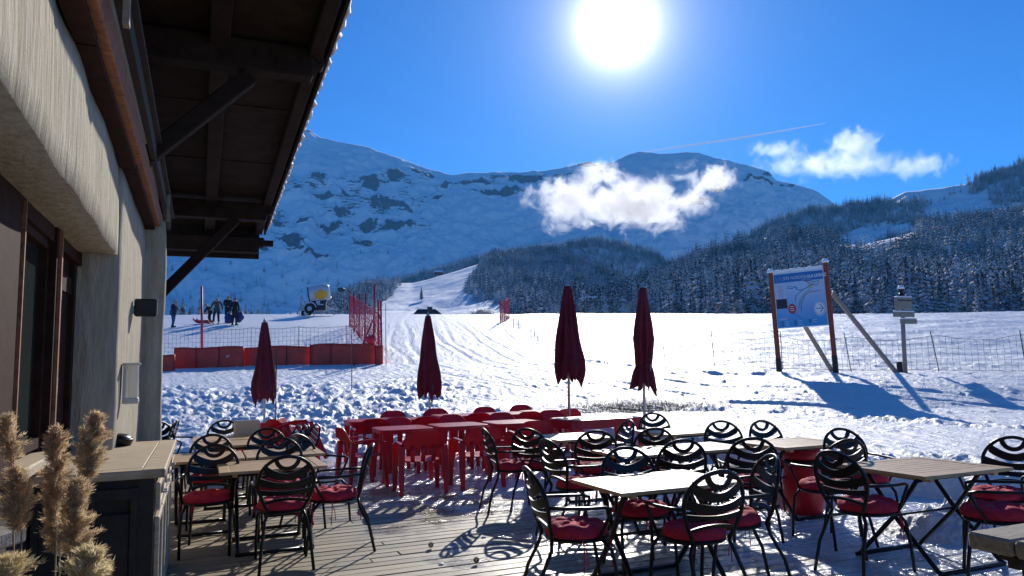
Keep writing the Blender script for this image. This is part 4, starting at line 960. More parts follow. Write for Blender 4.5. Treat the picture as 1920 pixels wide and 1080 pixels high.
# ------------------------------------------------------------------ red plastic furniture
def red_chair():
    t = thing('plastic_armchair', 'x', 'chair', group='red plastic armchairs')
    m = MB(); V = []; n = 20   # seat pan
    for z in (.42, .40):
        for i in range(n):
            a = 2*math.pi*i/n; c, s_ = math.cos(a), math.sin(a); e = .5
            V.append((.235*math.copysign(abs(c)**e, c), .225*math.copysign(abs(s_)**e, s_), z+(.012 if s_ > .5 else 0)-(.0 if z < .41 else .012*(1-abs(c)))))
    m.add(V, [tuple(range(n)), tuple(range(2*n-1, n-1, -1))]+[(i, i+n, (i+1) % n+n, (i+1) % n) for i in range(n)]); m.build('seat', M_redpl, t)
    m = MB(); V = []; F_ = []; na = 18; zs = [.56, .60, .66, .72, .77, .795, .80]
    for k, z in enumerate(zs):
        f = (z-.56)/.24
        for i in range(na+1):
            a = math.pi*(.04+.92*i/na); r = .262+.02*f; x = r*math.cos(a); y = -.20-.10*f-.06*math.sin(a)**1.0*1.0+.03
            zz = z-(.16*(abs(math.cos(a))**4))*f-.0
            V += [(x, y-.008*math.sin(a), zz), (x*.965, y+.012, zz)]
    w = 2*(na+1)
    for k in range(len(zs)-1):
        for i in range(na):
            o = k*w+i*2; F_ += [(o, o+2, o+w+2, o+w), (o+1, o+w+1, o+w+3, o+3)]
    for i in range(na): o = i*2; F_ += [(o, o+1, o+3, o+2)]; o += (len(zs)-1)*w; F_ += [(o, o+2, o+3, o+1)]
    for k in range(len(zs)-1): o = k*w; F_ += [(o, o+w, o+w+1, o+1)]; o += 2*na; F_ += [(o, o+1, o+w+1, o+w)]
    m.add(V, F_)
    for x in (-.13, 0, .13): m.bar((x, -.215, .41), (x*1.1, -.255, .60), .055, .012)
    m.build('backrest', M_redpl, t, smooth=True)
    for sx in (-1, 1):
        m = MB(); m.bar((sx*.262, -.22, .615), (sx*.285, .06, .635), .055, .022, bev=.008); m.bar((sx*.285, .055, .635), (sx*.275, .20, .60), .055, .022, bev=.008); m.build('armrest', M_redpl, t)
        for y0, y1, top in ((.20, .245, .60), (-.22, -.27, .60)):
            m = MB(); V = []; 
            for f in (0, .35, 1):
                z = top*(1-f); cx = sx*(.272+.012*f); cyy = y0+(y1-y0)*f; a = .042-.018*f; b = .034-.012*f
                V += [(cx-a, cyy-b, z), (cx+a, cyy-b, z), (cx+a, cyy+b, z), (cx-a, cyy+b, z)]
            F_ = [(0, 1, 2, 3), (11, 10, 9, 8)]
            for q in (0, 4): F_ += [(q+i, q+4+i, q+4+(i+1) % 4, q+(i+1) % 4) for i in range(4)]
            m.add(V, F_); m.build('leg', M_redpl, t)
    return t
rc = red_chair(); idr = build_index()
rch = [ # s, d, facing offset (0 = +u), label
 (9.42, 2.62, 4, 'red plastic armchair nearest to the camera, back turned, left of two'),
 (9.50, 3.42, 0, 'red plastic armchair nearest to the camera, back turned, right of two'),
 (10.30, 2.06, 82, 'red plastic armchair at the left side of the first near red table'),
 (11.55, 2.95, 178, 'red plastic armchair between the first near red table and the long back red table'),
 (11.62, 3.85, 182, 'red plastic armchair on the far side of the second near red table'),
 (12.05, 2.55, 3, 'red plastic armchair with its back to the camera at the long back table, left'),
 (12.02, 3.35, -3, 'red plastic armchair with its back to the camera at the long back table, right'),
 (13.55, 3.35, 180, 'red plastic armchair on the far side of the long back red table'),
 (12.35, 4.40, 2, 'red plastic armchair before the back red table behind the second parasol'),
 (13.70, 4.20, 185, 'red plastic armchair beyond the back red tables, beside the second parasol pole'),
 (12.15, 5.25, 0, 'red plastic armchair before the middle back red table'),
 (13.55, 5.20, 176, 'red plastic armchair beyond the middle back red table'),
 (10.05, 4.45, 6, 'red plastic armchair before the third near red table, behind the black armchairs'),
 (11.60, 4.75, 180, 'red plastic armchair on the far side of the third near red table'),
 (11.65, 5.70, 184, 'red plastic armchair on the far side of the large right red table'),
 (12.40, 6.15, 2, 'red plastic armchair before the farthest right red table'),
 (13.75, 6.05, 180, 'red plastic armchair beyond the farthest right red table'),
]
for k, (s, d, a, lab) in enumerate(rch):
    o = rc if k == 0 else copy_tree(rc, idr, lab); o['label'] = lab; o.location = SD(s, d); o.rotation_euler = (0, 0, PHI-R(a))
p = SD(13.0, 1.55); o = copy_tree(rc, idr, 'red plastic armchair upright at the left of the long back table', p, PHI-R(115)); 
p = SD(12.35, 1.30); o = copy_tree(rc, idr, 'red plastic armchair tipped over backwards at the left of the red tables', (p.x, p.y, .02)); o.rotation_euler = (R(0), R(-52), PHI-R(60)); o.scale = (1.1,)*3
p = SD(12.0, 1.50); o = copy_tree(rc, idr, 'red plastic armchair lying stacked against the tipped one', (p.x, p.y, .05)); o.rotation_euler = (R(15), R(-38), PHI-R(80)); o.scale = (1.1,)*3
for k, (s_, d_, tz, ty) in enumerate(((12.42, 1.22, .05, -60), (12.30, 1.42, .03, -46), (12.22, 1.5, .02, -34))):
    p = SD(s_, d_); o = copy_tree(rc, idr, ('top', 'middle', 'bottom')[k]+' one of the red plastic armchairs nested in the tipped stack', (p.x, p.y, tz)); o.rotation_euler = (0, R(ty), PHI-R(60)); o.scale = (1.1,)*3
def red_table(w, l, apron=.07):
    t = thing('plastic_table', 'x', 'table', group='red plastic tables')
    m = MB(); n = 32; V = []
    rings = [(1.0, .72), (1.0, .70), (.985, .72-apron), (.96, .72-apron), (.95, .695), (.94, .722)]
    def P_(f, z):
        r = []
        for i in range(n):
            a = 2*math.pi*(i+.5)/n; c, s_ = math.cos(a), math.sin(a); e = .28
            r.append((w/2*f*math.copysign(abs(c)**e, c), l/2*f*math.copysign(abs(s_)**e, s_), z))
        return r
    V = P_(.965, .722)+P_(.99, .720)+P_(1.0, .712)+P_(.985, .72-apron)+P_(.97, .72-apron)+P_(.96, .700)
    F_ = [tuple(range(n))]+[(k*n+i, (k+1)*n+i, (k+1)*n+(i+1) % n, k*n+(i+1) % n) for k in range(5) for i in range(n)]+[tuple(range(6*n-1, 5*n-1, -1))]
    m.add(V, F_); m.build('tabletop', M_redpl, t)
    for sx in (-1, 1):
        for sy in (-1, 1):
            m = MB(); x, y = sx*(w/2-.08), sy*(l/2-.08); V = []
            for f, a in ((0, .05), (.3, .035), (1, .024)):
                z = .70*(1-f); xx, yy = x+sx*.03*f, y+sy*.03*f; V += [(xx-a, yy-a, z), (xx+a, yy-a, z), (xx+a, yy+a, z), (xx-a, yy+a, z)]
            F_ = [(0, 1, 2, 3), (11, 10, 9, 8)]
            for q in (0, 4): F_ += [(q+i, q+4+i, q+4+(i+1) % 4, q+(i+1) % 4) for i in range(4)]
            m.add(V, F_); m.build('leg', M_redpl, t)
    return t
for s, d, w, l, ap, lab in ((12.75, 2.95, 1.35, .80, .07, 'long red plastic table at the back left of the red group'), (10.72, 2.72, .78, .78, .06, 'near red plastic table at the left of the red group'), (10.80, 3.60, .78, .78, .06, 'second near red plastic table, behind the right near red chair'),
                     (13.05, 4.35, .85, .78, .07, 'back red plastic table beside the second parasol pole'), (12.85, 5.22, .85, .78, .07, 'middle back red plastic table'), (13.05, 6.15, .92, .80, .07, 'farthest red plastic table, at the foot of the third parasol'),
                     (10.80, 4.50, .82, .78, .06, 'third near red plastic table, behind the side view black armchair'), (10.75, 5.95, 1.35, .85, .14, 'large red plastic table with deep edge and glaring top before the two right parasols')):
    o = red_table(w, l, ap); o['label'] = lab; o.location = SD(s, d); o.rotation_euler = (0, 0, PHI)
# red bin
o = thing('waste_bin', 'red barrel shaped bin with black rim under the teak table at the right', 'bin', (2.98, 7.85, 0))
m = MB(); m.lathe([(0, 0), (.165, 0), (.175, .02), (.205, .20), (.21, .32), (.185, .45), (.17, .50), (0, .50)], 28); m.build('body', M_redpl, o, smooth=True)
m = MB(); m.lathe([(.175, .49), (.19, .50), (.19, .54), (.17, .55), (0, .55)], 28); m.build('rim', M_black, o, smooth=True)
m = MB(); m.lathe([(0, .69), (.15, .69), (.18, .67), (.19, .60), (.18, .555), (.16, .55)], 28); m.build('lid', M_redpl, o, smooth=True)

# ------------------------------------------------------------------ parasols
def parasol(x, y, z0, ztop, zbot, rmax, seed, lean, lab, neck=False):
    o = thing('closed_parasol', lab, 'parasol', (x, y, z0), 0, 'closed maroon parasols'); o.rotation_euler = (0, R(lean), R(seed*37))
    H = ztop-z0; B = zbot-z0; rg = random.Random(seed); n = 72; rows = 26; V = []; F_ = []
    ph = [rg.uniform(-.5, .5) for _ in range(8)]; dp = [rg.uniform(.6, 1.25) for _ in range(8)]
    rag = [rg.uniform(0, .30) for _ in range(8)]
    for r in range(rows+1):
        f = r/rows
        for i in range(n):
            a = 2*math.pi*i/n; k = int(i*8/n); q = (i*8/n) % 1
            if neck:
                base = rmax*(.30+.62*math.sin(min(f/.62, 1)*math.pi/2)**1.2) if f < .5 else (rmax*(.92-.30*((f-.5)/.27)) if f < .77 else rmax*(.62+.55*((f-.77)/.23)**.8))
            else: base = rmax*(.20+.80*f**.85)*(1.0 if f < .86 else 1-.25*((f-.86)/.14)**1.5)
            fold = .22+.34*f
            rad = base*(1-fold*dp[k]*(math.sin(q*math.pi)**2)*(.8+.4*math.sin(5*f+ph[k]*6)))
            rad *= 1+.10*math.sin(2*a+ph[0]*5+f*2)+.30*(mn.noise(Vector((math.cos(a)*1.6, math.sin(a)*1.6, f*3.2+seed*7)))*f)
            if not neck: rad *= 1+.42*math.exp(-((f-.80)/.09)**2-((math.cos(a-ph[1]*2)-1)/.12)**2)
            tail = (H-.04-B)*(1-.04*rag[k]*f)+((.22-rag[k]*.5)*math.cos(q*2*math.pi)*.45-.25*rag[k])*max(0, (f-.78)/.22)
            z = H-.03-tail*f-(.05*math.sin(3*a+seed)*f*f)
            tw = .25*f*ph[2]
            V.append((rad*math.cos(a+tw), rad*math.sin(a+tw), z))
    for r in range(rows):
        for i in range(n): F_.append((r*n+i, (r+1)*n+i, (r+1)*n+(i+1) % n, r*n+(i+1) % n))
    F_.append(tuple(range(n)))
    m = MB(); m.add(V, F_); c = m.build('canopy', M_canopy, o, smooth=True); md = c.modifiers.new('thickness', 'SOLIDIFY'); md.thickness = .006
    if neck:
        m = MB(); zz = H-.03-(H-.04-B)*.77; m.tube([(rmax*.60*math.cos(t), rmax*.60*math.sin(t), zz) for t in np.linspace(0, 6.2832, 25)[:-1]], .012, 6, closed=True); m.build('tie_band', M_canopy, c)
    m = MB(); m.tube([(0, 0, -.3), (0, 0, H-.02)], .024, 12); m.build('pole', M_pole, o, smooth=True)
    m = MB(); m.lathe([(.03, H-.05), (.034, H-.02), (.03, H+.01), (.014, H+.03), (.012, H+.05), (0, H+.055)], 14); m.build('finial', M_steel, o, smooth=True)
    m = MB()
    for k in range(8):
        a = 2*math.pi*(k)/8; m.tube([(.02*math.cos(a), .02*math.sin(a), H-.08), (rmax*.7*math.cos(a), rmax*.7*math.sin(a), B+.12)], .006, 5)
    m.build('rib', M_steel, o)
    m = MB(); m.box((0, 0, .04), (.55, .55, .07), bev=.02); m.tube([(0, 0, .07), (0, 0, .36)], .035, 12); m.build('base', M_steel, o)
    return o
def ppos(px, D): return atD(px, 780, D).x
parasol(ppos(496, 15.2), 15.2, .12, 2.62, .98, .30, 1, -.6, 'closed maroon parasol at the left, behind the left teak tables')
parasol(ppos(806, 15.2), 15.2, .12, 2.68, 1.0, .27, 2, -1.2, 'closed maroon parasol second from the left, behind the red chairs')
parasol(ppos(1066, 13.3), 13.3, 0, 3.02, 1.29, .30, 3, -2.2, 'closed maroon parasol third from the left, tall, loose folds')
parasol(ppos(1206, 13.3), 13.3, 0, 2.97, 1.09, .21, 4, -1.8, 'closed maroon parasol at the right, tied tight with a flared hem', True)
m = MB(); m.tube([(0, 0, -.2), (0, 0, 1.95)], .012, 6); o = m.build('thin_pole', M_net, label='thin dark pole standing just right of the left parasol', cat='pole'); p = atD(517, 780, 15.4); o.location = (p.x, 15.4, .1)

# ------------------------------------------------------------------ picnic table at the lower right
o = thing('rough_wooden_table', 'rough grey plank table cut by the lower right corner', 'table', SD(2.0, 4.0, 0), PHI)
m = MB()
for k in range(4): m.box((.05, .34-k*.215, .72), (1.55, .205, .075), bev=.012)
m.build('tabletop', M_grey_wood, o)
m = MB()
for y in (.28, -.35): m.box((.0, y*.9, .655), (1.4, .05, .05))
m.box((-.55, 0, .655), (.06, .8, .055)); m.box((.65, 0, .655), (.06, .8, .055)); m.build('rail', M_cdark, o)
for x in (-.55, .65):
    for y in (-.3, .28):
        m = MB(); m.box((x, y, .32), (.045, .045, .64)); m.build('leg', M_black, o)

# ------------------------------------------------------------------ reeds and planter at the lower left
def frond(m, base, tip, L, W, n, rg, droop):
    """plume: ascending side branches of unequal length, each a loose tuft of hair-fine spikelets"""
    base = Vector(base); d = (Vector(tip)-base).normalized(); x = d.orthogonal().normalized(); y = d.cross(x); nb = 84
    side = (x*rg.uniform(-1, 1)+y*rg.uniform(-1, 1)).normalized(); per = int(n/nb)
    for k in range(nb):
        f = (k+rg.random())/nb; c = base+d*L*f*.86
        a = rg.random()*6.283; o = (x*math.cos(a)+y*math.sin(a)+side*.45).normalized()
        bl = W*1.75*((1-f)**.55+.10)*(.35+.75*rg.random())*(1 if f > .12 else .6); up = rg.uniform(1.1, 2.2)
        dir_ = (o*.55+d*up*.55).normalized(); cv = (o*.5+Vector((0, 0, -.5)))*bl*rg.uniform(.2, .7)
        pts = [c+dir_*bl*g+cv*g*g for g in (0, .33, .66, 1)]
        m.tube(pts, [.0006, .0005, .0004, .0002], 3, cap=False)
        cnt = int(per*(.5+bl/(W*1.75)))
        for q in range(cnt):
            g = rg.random()**.8; s0 = c+dir_*bl*g+cv*g*g+Vector((rg.gauss(0, 1), rg.gauss(0, 1), rg.gauss(0, 1)))*.0048*(1.2-g*.5)
            dd = (dir_*.9+o*.35+Vector((rg.uniform(-.7, .7), rg.uniform(-.7, .7), rg.uniform(-.7, .4)))).normalized(); l = rg.uniform(.006, .019)
            w_ = dd.cross(Vector((rg.uniform(-1, 1), rg.uniform(-1, 1), rg.uniform(-1, 1))))
            if w_.length < 1e-3: continue
            w_ = w_.normalized()*rg.uniform(.0005, .0012); e1 = s0+dd*l; md = s0.lerp(e1, .4)
            m.add([s0, md+w_, e1, md-w_], [(0, 1, 2, 3)])
rg = random.Random(9)
def reed(px0, py0, px1, py1, D, W, rootpx, n, mt, lab):
    b = atD(px1, py1, D); t = atD(px0, py0, D+.02); root = atD(rootpx, 1150, D-.02); root = Vector((root.x, D-.03, .55))
    o = thing('dried_reed', lab, 'reed', root, 0, 'dried reed plumes'); L_ = (t-b).length
    m = MB(); mid = (root+b)/2+Vector((.01, 0, 0)); m.tube([Vector((0, 0, 0)), mid-root, b-root, (t-root).lerp(b-root, .15)], [.0028, .0026, .002, .0008], 5); m.build('stem', M_stem, o, smooth=True)
    m = MB(); frond(m, b-root, t-root, L_, W, n, rg, 0); m.build('plume', mt, o)
reed(12, 770, 22, 870, 1.95, .030, 42, 3600, M_plume, 'dried reed plume at the left edge, the upper one')
reed(28, 868, 40, 1000, 1.85, .040, 48, 6500, M_plume, 'dried reed plume at the left edge behind the plank')
reed(108, 778, 106, 985, 1.9, .033, 95, 11000, M_plume, 'tall dark dried reed plume, left of the two highest')
reed(183, 762, 160, 902, 1.9, .031, 118, 9000, M_plume, 'dried reed plume leaning right, the highest one')
reed(150, 880, 140, 1050, 1.8, .035, 125, 9500, M_plume, 'broad dried reed plume low between the two highest')
reed(120, 930, 112, 1040, 1.95, .033, 105, 6000, M_plume, 'brown dried reed plume low behind the tall dark one')
reed(178, 1022, 150, 1120, 1.6, .036, 140, 9000, M_plume2, 'pale cream plume at the bottom edge')
reed(20, 1040, 10, 1110, 1.7, .040, 14, 4000, M_plume2, 'pale plume at the bottom left corner under the plank')
c = atD(60, 1150, 1.85)
o = thing('planter', 'wooden trough planter holding the dried reeds', 'planter', (c.x-.02, 1.83, 0)); m = MB(); m.box((0, 0, .28), (.7, .42, .56)); 
for z in (.1, .28, .46): m.box((0, -.215, z), (.72, .02, .165), bev=.004)
m.build('box', M_grey_wood, o); m = MB(); m.box((0, 0, .555), (.62, .34, .03)); m.build('soil', M_cdark, o)
a = atZ(50, 988, 1.12)
o = thing('wooden_shelf', 'weathered plank ledge jutting in at the left edge in front of the reeds', 'shelf', (a.x, a.y, 0), R(-4))
m = MB(); m.box((-.31, -.16, 1.10), (.62, .33, .045), bev=.006); m.build('plank', M_grey_wood, o)
m = MB(); m.box((-.33, -.16, 1.03), (.56, .28, .09)); m.build('apron', M_grey_wood, o)
for x in (-.12, -.55):
    m = MB(); m.box((x, -.16, .49), (.06, .06, .98)); m.build('leg', M_grey_wood, o)
# ------------------------------------------------------------------ safety pads and left net
def G(px, D): 
    x = atD(px, 690, D).x; return Vector((x, D, gz(x, D)))
pads = [(250, 327, 29.6, .74, -.18), (327, 456, 30.8, .84, .02), (456, 581, 31.2, .78, 0), (581, 703, 30.9, .84, .06), (703, 718, 30.4, .76, .04)]
plab = ['leftmost red foam safety pad, lower than the rest', 'red foam safety pad with small white marks, crossed by the tall red pole', 'red foam safety pad partly behind the left parasol', 'red foam safety pad raised at its left edge, below the snow cannon', 'narrow end red foam safety pad at the corner by the net']
for k, (a, b, D, h, dz) in enumerate(pads):
    p0, p1 = G(a, D), G(b, D+(-.9 if k == 7 else .0)); mid = (p0+p1)/2; L_ = (p1-p0).length
    o = thing('safety_pad', plab[k], 'safety pad', (mid.x, mid.y, mid.z+dz*.5), math.atan2(p1.y-p0.y, p1.x-p0.x), 'red foam safety pads in a row')
    m = MB(); n = 14; V = []; F_ = []
    for i in range(n+1):
        for j in range(7):
            x = -L_/2+L_*i/n; z = -.08+(h+.08)*j/6; bulge = .06*(abs(math.sin(math.pi*i/n))**.25)*math.sin(math.pi*j/6)**.3
            zz = z+(.025*math.sin(i*.5+k*2)-.03*(1-abs(math.sin(math.pi*i/n))**.2))*(j/6); V += [(x, -.05-bulge*.7, zz), (x, .05+bulge*.7, zz)]
    w = 14
    for i in range(n):
        for j in range(6):
            q = i*w+j*2; F_ += [(q, q+w, q+w+2, q+2), (q+1, q+3, q+w+3, q+w+1)]
        q = i*w+12; F_.append((q, q+w, q+w+1, q+1))
    for j in range(6): q = j*2; F_.append((q, q+2, q+3, q+1)); q += n*w; F_.append((q, q+1, q+3, q+2))
    m.add(V, F_); m.build('cover', M_orange, o, smooth=True)
    m = MB()
    for x in (-L_/2+.04,)+((-L_*.17, L_*.16) if L_ > 2 else ()): m.bar((x, -.13, -.02), (x, -.13, h+.015), .035, .02)
    m.build('strap', mat('dark_red_webbing', (.12, .01, .015), .7), o)
    if k == 1:
        m = MB(); m.box((.8, -.15, .42), (.05, .01, .07)); m.box((.87, -.151, .45), (.03, .01, .09)); m.build('white_mark', M_white, o)
def netting(m, pts0, pts1, cell, r, mi=0, sag=.0, wob=0, seed=0):
    """square mesh net between a bottom and a top line"""
    rg = random.Random(seed); P0 = [Vector(p) for p in pts0]; P1 = [Vector(p) for p in pts1]
    cum = [0]
    for i in range(len(P0)-1): cum.append(cum[-1]+(P0[i+1]-P0[i]).length)
    tot = cum[-1]; n = max(2, int(tot/cell)); H = (P1[0]-P0[0]).length; k = max(2, int(H/cell))
    def at(u, v):
        s = u*tot; i = 0
        while i < len(cum)-2 and cum[i+1] < s: i += 1
        f = (s-cum[i])/max(1e-6, cum[i+1]-cum[i]); a = P0[i].lerp(P0[i+1], f); b = P1[i].lerp(P1[i+1], f)
        p = a.lerp(b, v); p.z -= sag*math.sin(math.pi*f)*v; return p
    W_ = [[at(i/n, j/k)+Vector((rg.uniform(-wob, wob), rg.uniform(-wob, wob), rg.uniform(-wob, wob))) for j in range(k+1)] for i in range(n+1)]
    for i in range(n+1):
        m.tube([W_[i][j] for j in range(k+1)], r, 3, mi, cap=False)
    for j in range(k+1): m.tube([W_[i][j] for i in range(n+1)], r*(2 if j in (0, k) else 1), 3, mi, cap=False)
fx = thing('net_fence', 'fine dark wire net stretched behind the red safety pads', 'fence')
pp = [G(a, 32.5) for a in (285, 378, 470, 560, 650, 700)]
m = MB(); netting(m, [p+Vector((0, 0, .1)) for p in pp], [p+Vector((0, 0, 1.45)) for p in pp], .17, .0055, sag=.06, wob=.01); m.build('net', M_net, fx)
for p in pp[::1]:
    m = MB(); m.tube([p-Vector((0, 0, .3)), p+Vector((0, 0, 1.5))], .012, 5); m.build('post', M_net, fx)
def pole(name, px, pyt, D, r, mt, lab, grp=None, cat='pole', pxt=None):
    b = G(px, D); t = atD(pxt or px, pyt, D); m = MB(); m.tube([(0, 0, -.3), (t.x-b.x, 0, t.z-b.z)], [r, r*.9], 8); o = m.build(name, mt, smooth=True, label=lab, cat=cat, group=grp); o.location = b; return o
pole('slalom_pole', 379, 537, 31.6, .055, M_redpole, 'tall red pole rising over the red pads at the left', pxt=378)
# red net running up the slope
posts = [(716, 31.0, 565, 714), (711, 32.0, 562, 709), (701, 34.0, 533, 702), (684, 37.5, 550, 685), (673, 40, 551, 674), (664, 43, 546, 663), (655, 46, 545, 656)]
fr = thing('red_net_fence', 'red safety net on tall red poles running up the slope', 'fence')
pb = [G(a, D) for a, D, y, x2 in posts]
m = MB(); netting(m, [p+Vector((0, 0, .05)) for p in pb], [p+Vector((0, 0, 2.1 if i else 1.7)) for i, p in enumerate(pb)], .16, .010, sag=.12, wob=.03, seed=3); m.build('net', M_rednet, fr)
for (a, D, y, x2), p in zip(posts, pb):
    t = atD(x2, y, D); m = MB(); m.tube([p-Vector((0, 0, .3)), Vector((t.x, D, t.z))], .042, 6); m.build('post', M_redpole, fr, smooth=True)
a = atD(703, 592, 31.2); b = G(663, 30.1); m = MB(); m.tube([b, Vector((a.x, 31.2, a.z))], .035, 6); m.build('brace', M_redpole, fr, smooth=True)
m = MB(); bm = bmesh.new(); bmesh.ops.create_icosphere(bm, subdivisions=2, radius=.22); m.add([v.co*(1+.3*mn.noise(v.co*9)) for v in bm.verts], [[v.index for v in f.verts] for f in bm.faces]); bm.free(); o = m.build('rolled_net', M_rednet, fr); o.location = G(696, 31.4)+Vector((0, 0, .95))
# thin stakes
for px, yt, D, lab in ((660, 618, 21.5, 'thin stake in the rough snow before the red pads'), (724, 568, 29.5, 'thin stake just right of the red net corner'), (705, 540, 45, 'thin stake far up behind the red net')):
    pole('stake', px, yt, D, .013, M_bamboo, lab, 'thin stakes by the red net', 'stake', pxt=px-1)
# second red net far right of the piste
fb = thing('red_net_fence', 'small red net with thin posts at the far bend of the piste', 'fence')
pq = [G(940, 47), G(948, 49), G(957, 52)]
m = MB(); netting(m, pq, [p+Vector((0, 0, 1.35)) for p in pq], .16, .012, wob=.03, seed=8); m.build('net', M_rednet, fb)
for p in pq: m = MB(); m.tube([p, p+Vector((0, 0, 1.6))], .03, 5); m.build('post', M_redpole, fb)
# nets right of the piste
st = [(964, 44), (975, 42), (1003, 39), (1010, 37), (1118, 33), (1136, 31.5), (1142, 30), (1250, 27), (1340, 26.5), (1467, 24.5), (1597, 23.6), (1762, 22.6), (1925, 21.5)]
fn = thing('net_fence', 'pale sagging wire net along the right edge of the piste, on thin leaning stakes', 'fence')
sp_ = [G(a, D) for a, D in st]; seg = sp_[7:]
m = MB(); netting(m, [p+Vector((0, .05, .06)) for p in seg], [p+Vector((0, .05, 1.12)) for p in seg], .16, .0045, sag=.14, wob=.012, seed=5); m.build('net', M_net, fn)
for k, p in enumerate(sp_):
    ln = [.05, -.06, .04, .02, -.08, .06, -.02, -.14, -.05, 0, -.17, -.20, -.1][k]
    m = MB(); m.tube([p-Vector((0, 0, .2)), p+Vector((ln, 0, 1.25 if k > 6 else 1.5))], .015, 5); m.build('post', M_net, fn)

# ------------------------------------------------------------------ information board
FT = bpy.data.curves.new('lettering', 'FONT')
def text(s, size, mt, parent, loc, name='lettering', bold=0, align='LEFT', sx=1):
    c = bpy.data.curves.new(name, 'FONT'); c.body = s; c.size = size; c.align_x = align; c.offset = bold; c.extrude = .0015
    t = bpy.data.objects.new(name, c); COL.objects.link(t); dg = bpy.context.evaluated_depsgraph_get(); dg.update()
    me = bpy.data.meshes.new_from_object(t.evaluated_get(dg)); bpy.data.objects.remove(t)
    me.materials.clear(); me.materials.append(mt)
    o = bpy.data.objects.new(name, me); COL.objects.link(o); o.parent = parent; o.location = loc; o.rotation_euler = (R(90), 0, 0); o.scale = (sx, 1, 1); return o
M_sblue = mat('sign_deep_blue', (.02, .16, .42), .4); M_wtxt = mat('white_print', (.75, .77, .78), .5); M_blk = mat('black_print', (.02, .02, .03), .5); M_rprint = mat('red_print', (.5, .02, .03), .5)
M_brd = bpy.data.materials.new('sign_board_print'); M_brd.use_nodes = True; N, L = nt(M_brd); b_ = N['Principled BSDF']; b_.inputs['Roughness'].default_value = .35
tcn = N.new('ShaderNodeTexCoord'); spx = N.new('ShaderNodeSeparateXYZ'); L.new(tcn.outputs['Object'], spx.inputs[0])
mrr = N.new('ShaderNodeMapRange'); mrr.inputs[1].default_value = 1.3; mrr.inputs[2].default_value = 2.9; L.new(spx.outputs[2], mrr.inputs[0])
nz = N.new('ShaderNodeTexNoise'); nz.inputs['Scale'].default_value = 1.5; L.new(tcn.outputs['Object'], nz.inputs[0])
adn = N.new('ShaderNodeMath'); adn.operation = 'MULTIPLY_ADD'; adn.inputs[1].default_value = .3; L.new(nz.outputs[0], adn.inputs[0]); L.new(mrr.outputs[0], adn.inputs[2])
rpn = N.new('ShaderNodeValToRGB'); rpn.color_ramp.elements[0].position = .35; rpn.color_ramp.elements[0].color = (.03, .30, .62, 1); rpn.color_ramp.elements[1].color = (.42, .56, .72, 1); rpn.color_ramp.elements[1].position = .95; L.new(adn.outputs[0], rpn.inputs[0]); L.new(rpn.outputs[0], b_.inputs['Base Color'])
pl, pr = G(1461, 23.3), G(1567, 22.4)
sg = thing('information_board', 'large blue piste map board on two red brown posts with slanting props', 'sign', (pl.x, pl.y, (pl.z+pr.z)/2), math.atan2(pr.y-pl.y, pr.x-pl.x)); sg.rotation_euler = (0, R(-1.6), math.atan2(pr.y-pl.y, pr.x-pl.x))
Wd = (Vector((pr.x, pr.y))-Vector((pl.x, pl.y))).length
zt = atD(1447, 512, 23.3).z-sg.location.z; zb = atD(1452, 617, 23.3).z-sg.location.z; ztr = atD(1558, 500, 22.4).z-sg.location.z
for x, t in ((0, zt+.02), (Wd, ztr+.10)):
    m = MB(); m.box((x, 0, t/2-.15), (.13, .13, t+.3), bev=.012); p_ = m.build('post', M_redpost, sg)
    m = MB(); m.box((x, -.0, .22), (.145, .145, .55), bev=.01); m.build('dark_foot', M_cdark, p_)
    m = MB(); m.lathe([(0, -.02), (.10, -.01), (.115, .03), (.09, .09), (.04, .12), (0, .125)], 12, (x, 0, t)); m.build('snow_cap', M_snowcap, p_, smooth=True)
x0, x1 = .07, Wd-.07; Hh = zt-zb
m = MB(); m.box(((x0+x1)/2, -.02, (zt+zb)/2), (x1-x0, .04, Hh)); m.build('frame', M_wtxt, sg)
m = MB(); m.box(((x0+x1)/2, -.045, (zt+zb)/2-.03), (x1-x0-.05, .02, Hh-.10)); bd = m.build('map_panel', M_brd, sg)
m = MB(); m.tube([(x, -.02+random.uniform(-.01, .01), zt+.03+random.uniform(-.008, .012)) for x in np.linspace(x0, x1, 20)], [.04*random.uniform(.8, 1.2) for _ in range(20)], 7); m.build('snow_strip', M_snowcap, sg, smooth=True)
yf = -.058
def slab(x, z, w, h, mt, nm, dy=0): mm = MB(); mm.box((x, yf-dy, z), (w, .004, h)); return mm.build(nm, mt, bd)
hd = .27; slab((x0+x1)/2, zt-.08-hd/2, x1-x0-.05, hd, M_sblue, 'header')
text('SITE NORDIQUE', .135, M_wtxt, bd, (x0+.30, yf-.006, zt-.27), bold=-.001, sx=.80); text('LA LIVRAZ', .135, M_wtxt, bd, (x0+1.08, yf-.006, zt-.27), bold=.004, sx=.78)
text('domaine nordique', .035, M_wtxt, bd, (x0+.85, yf-.006, zt-.325))
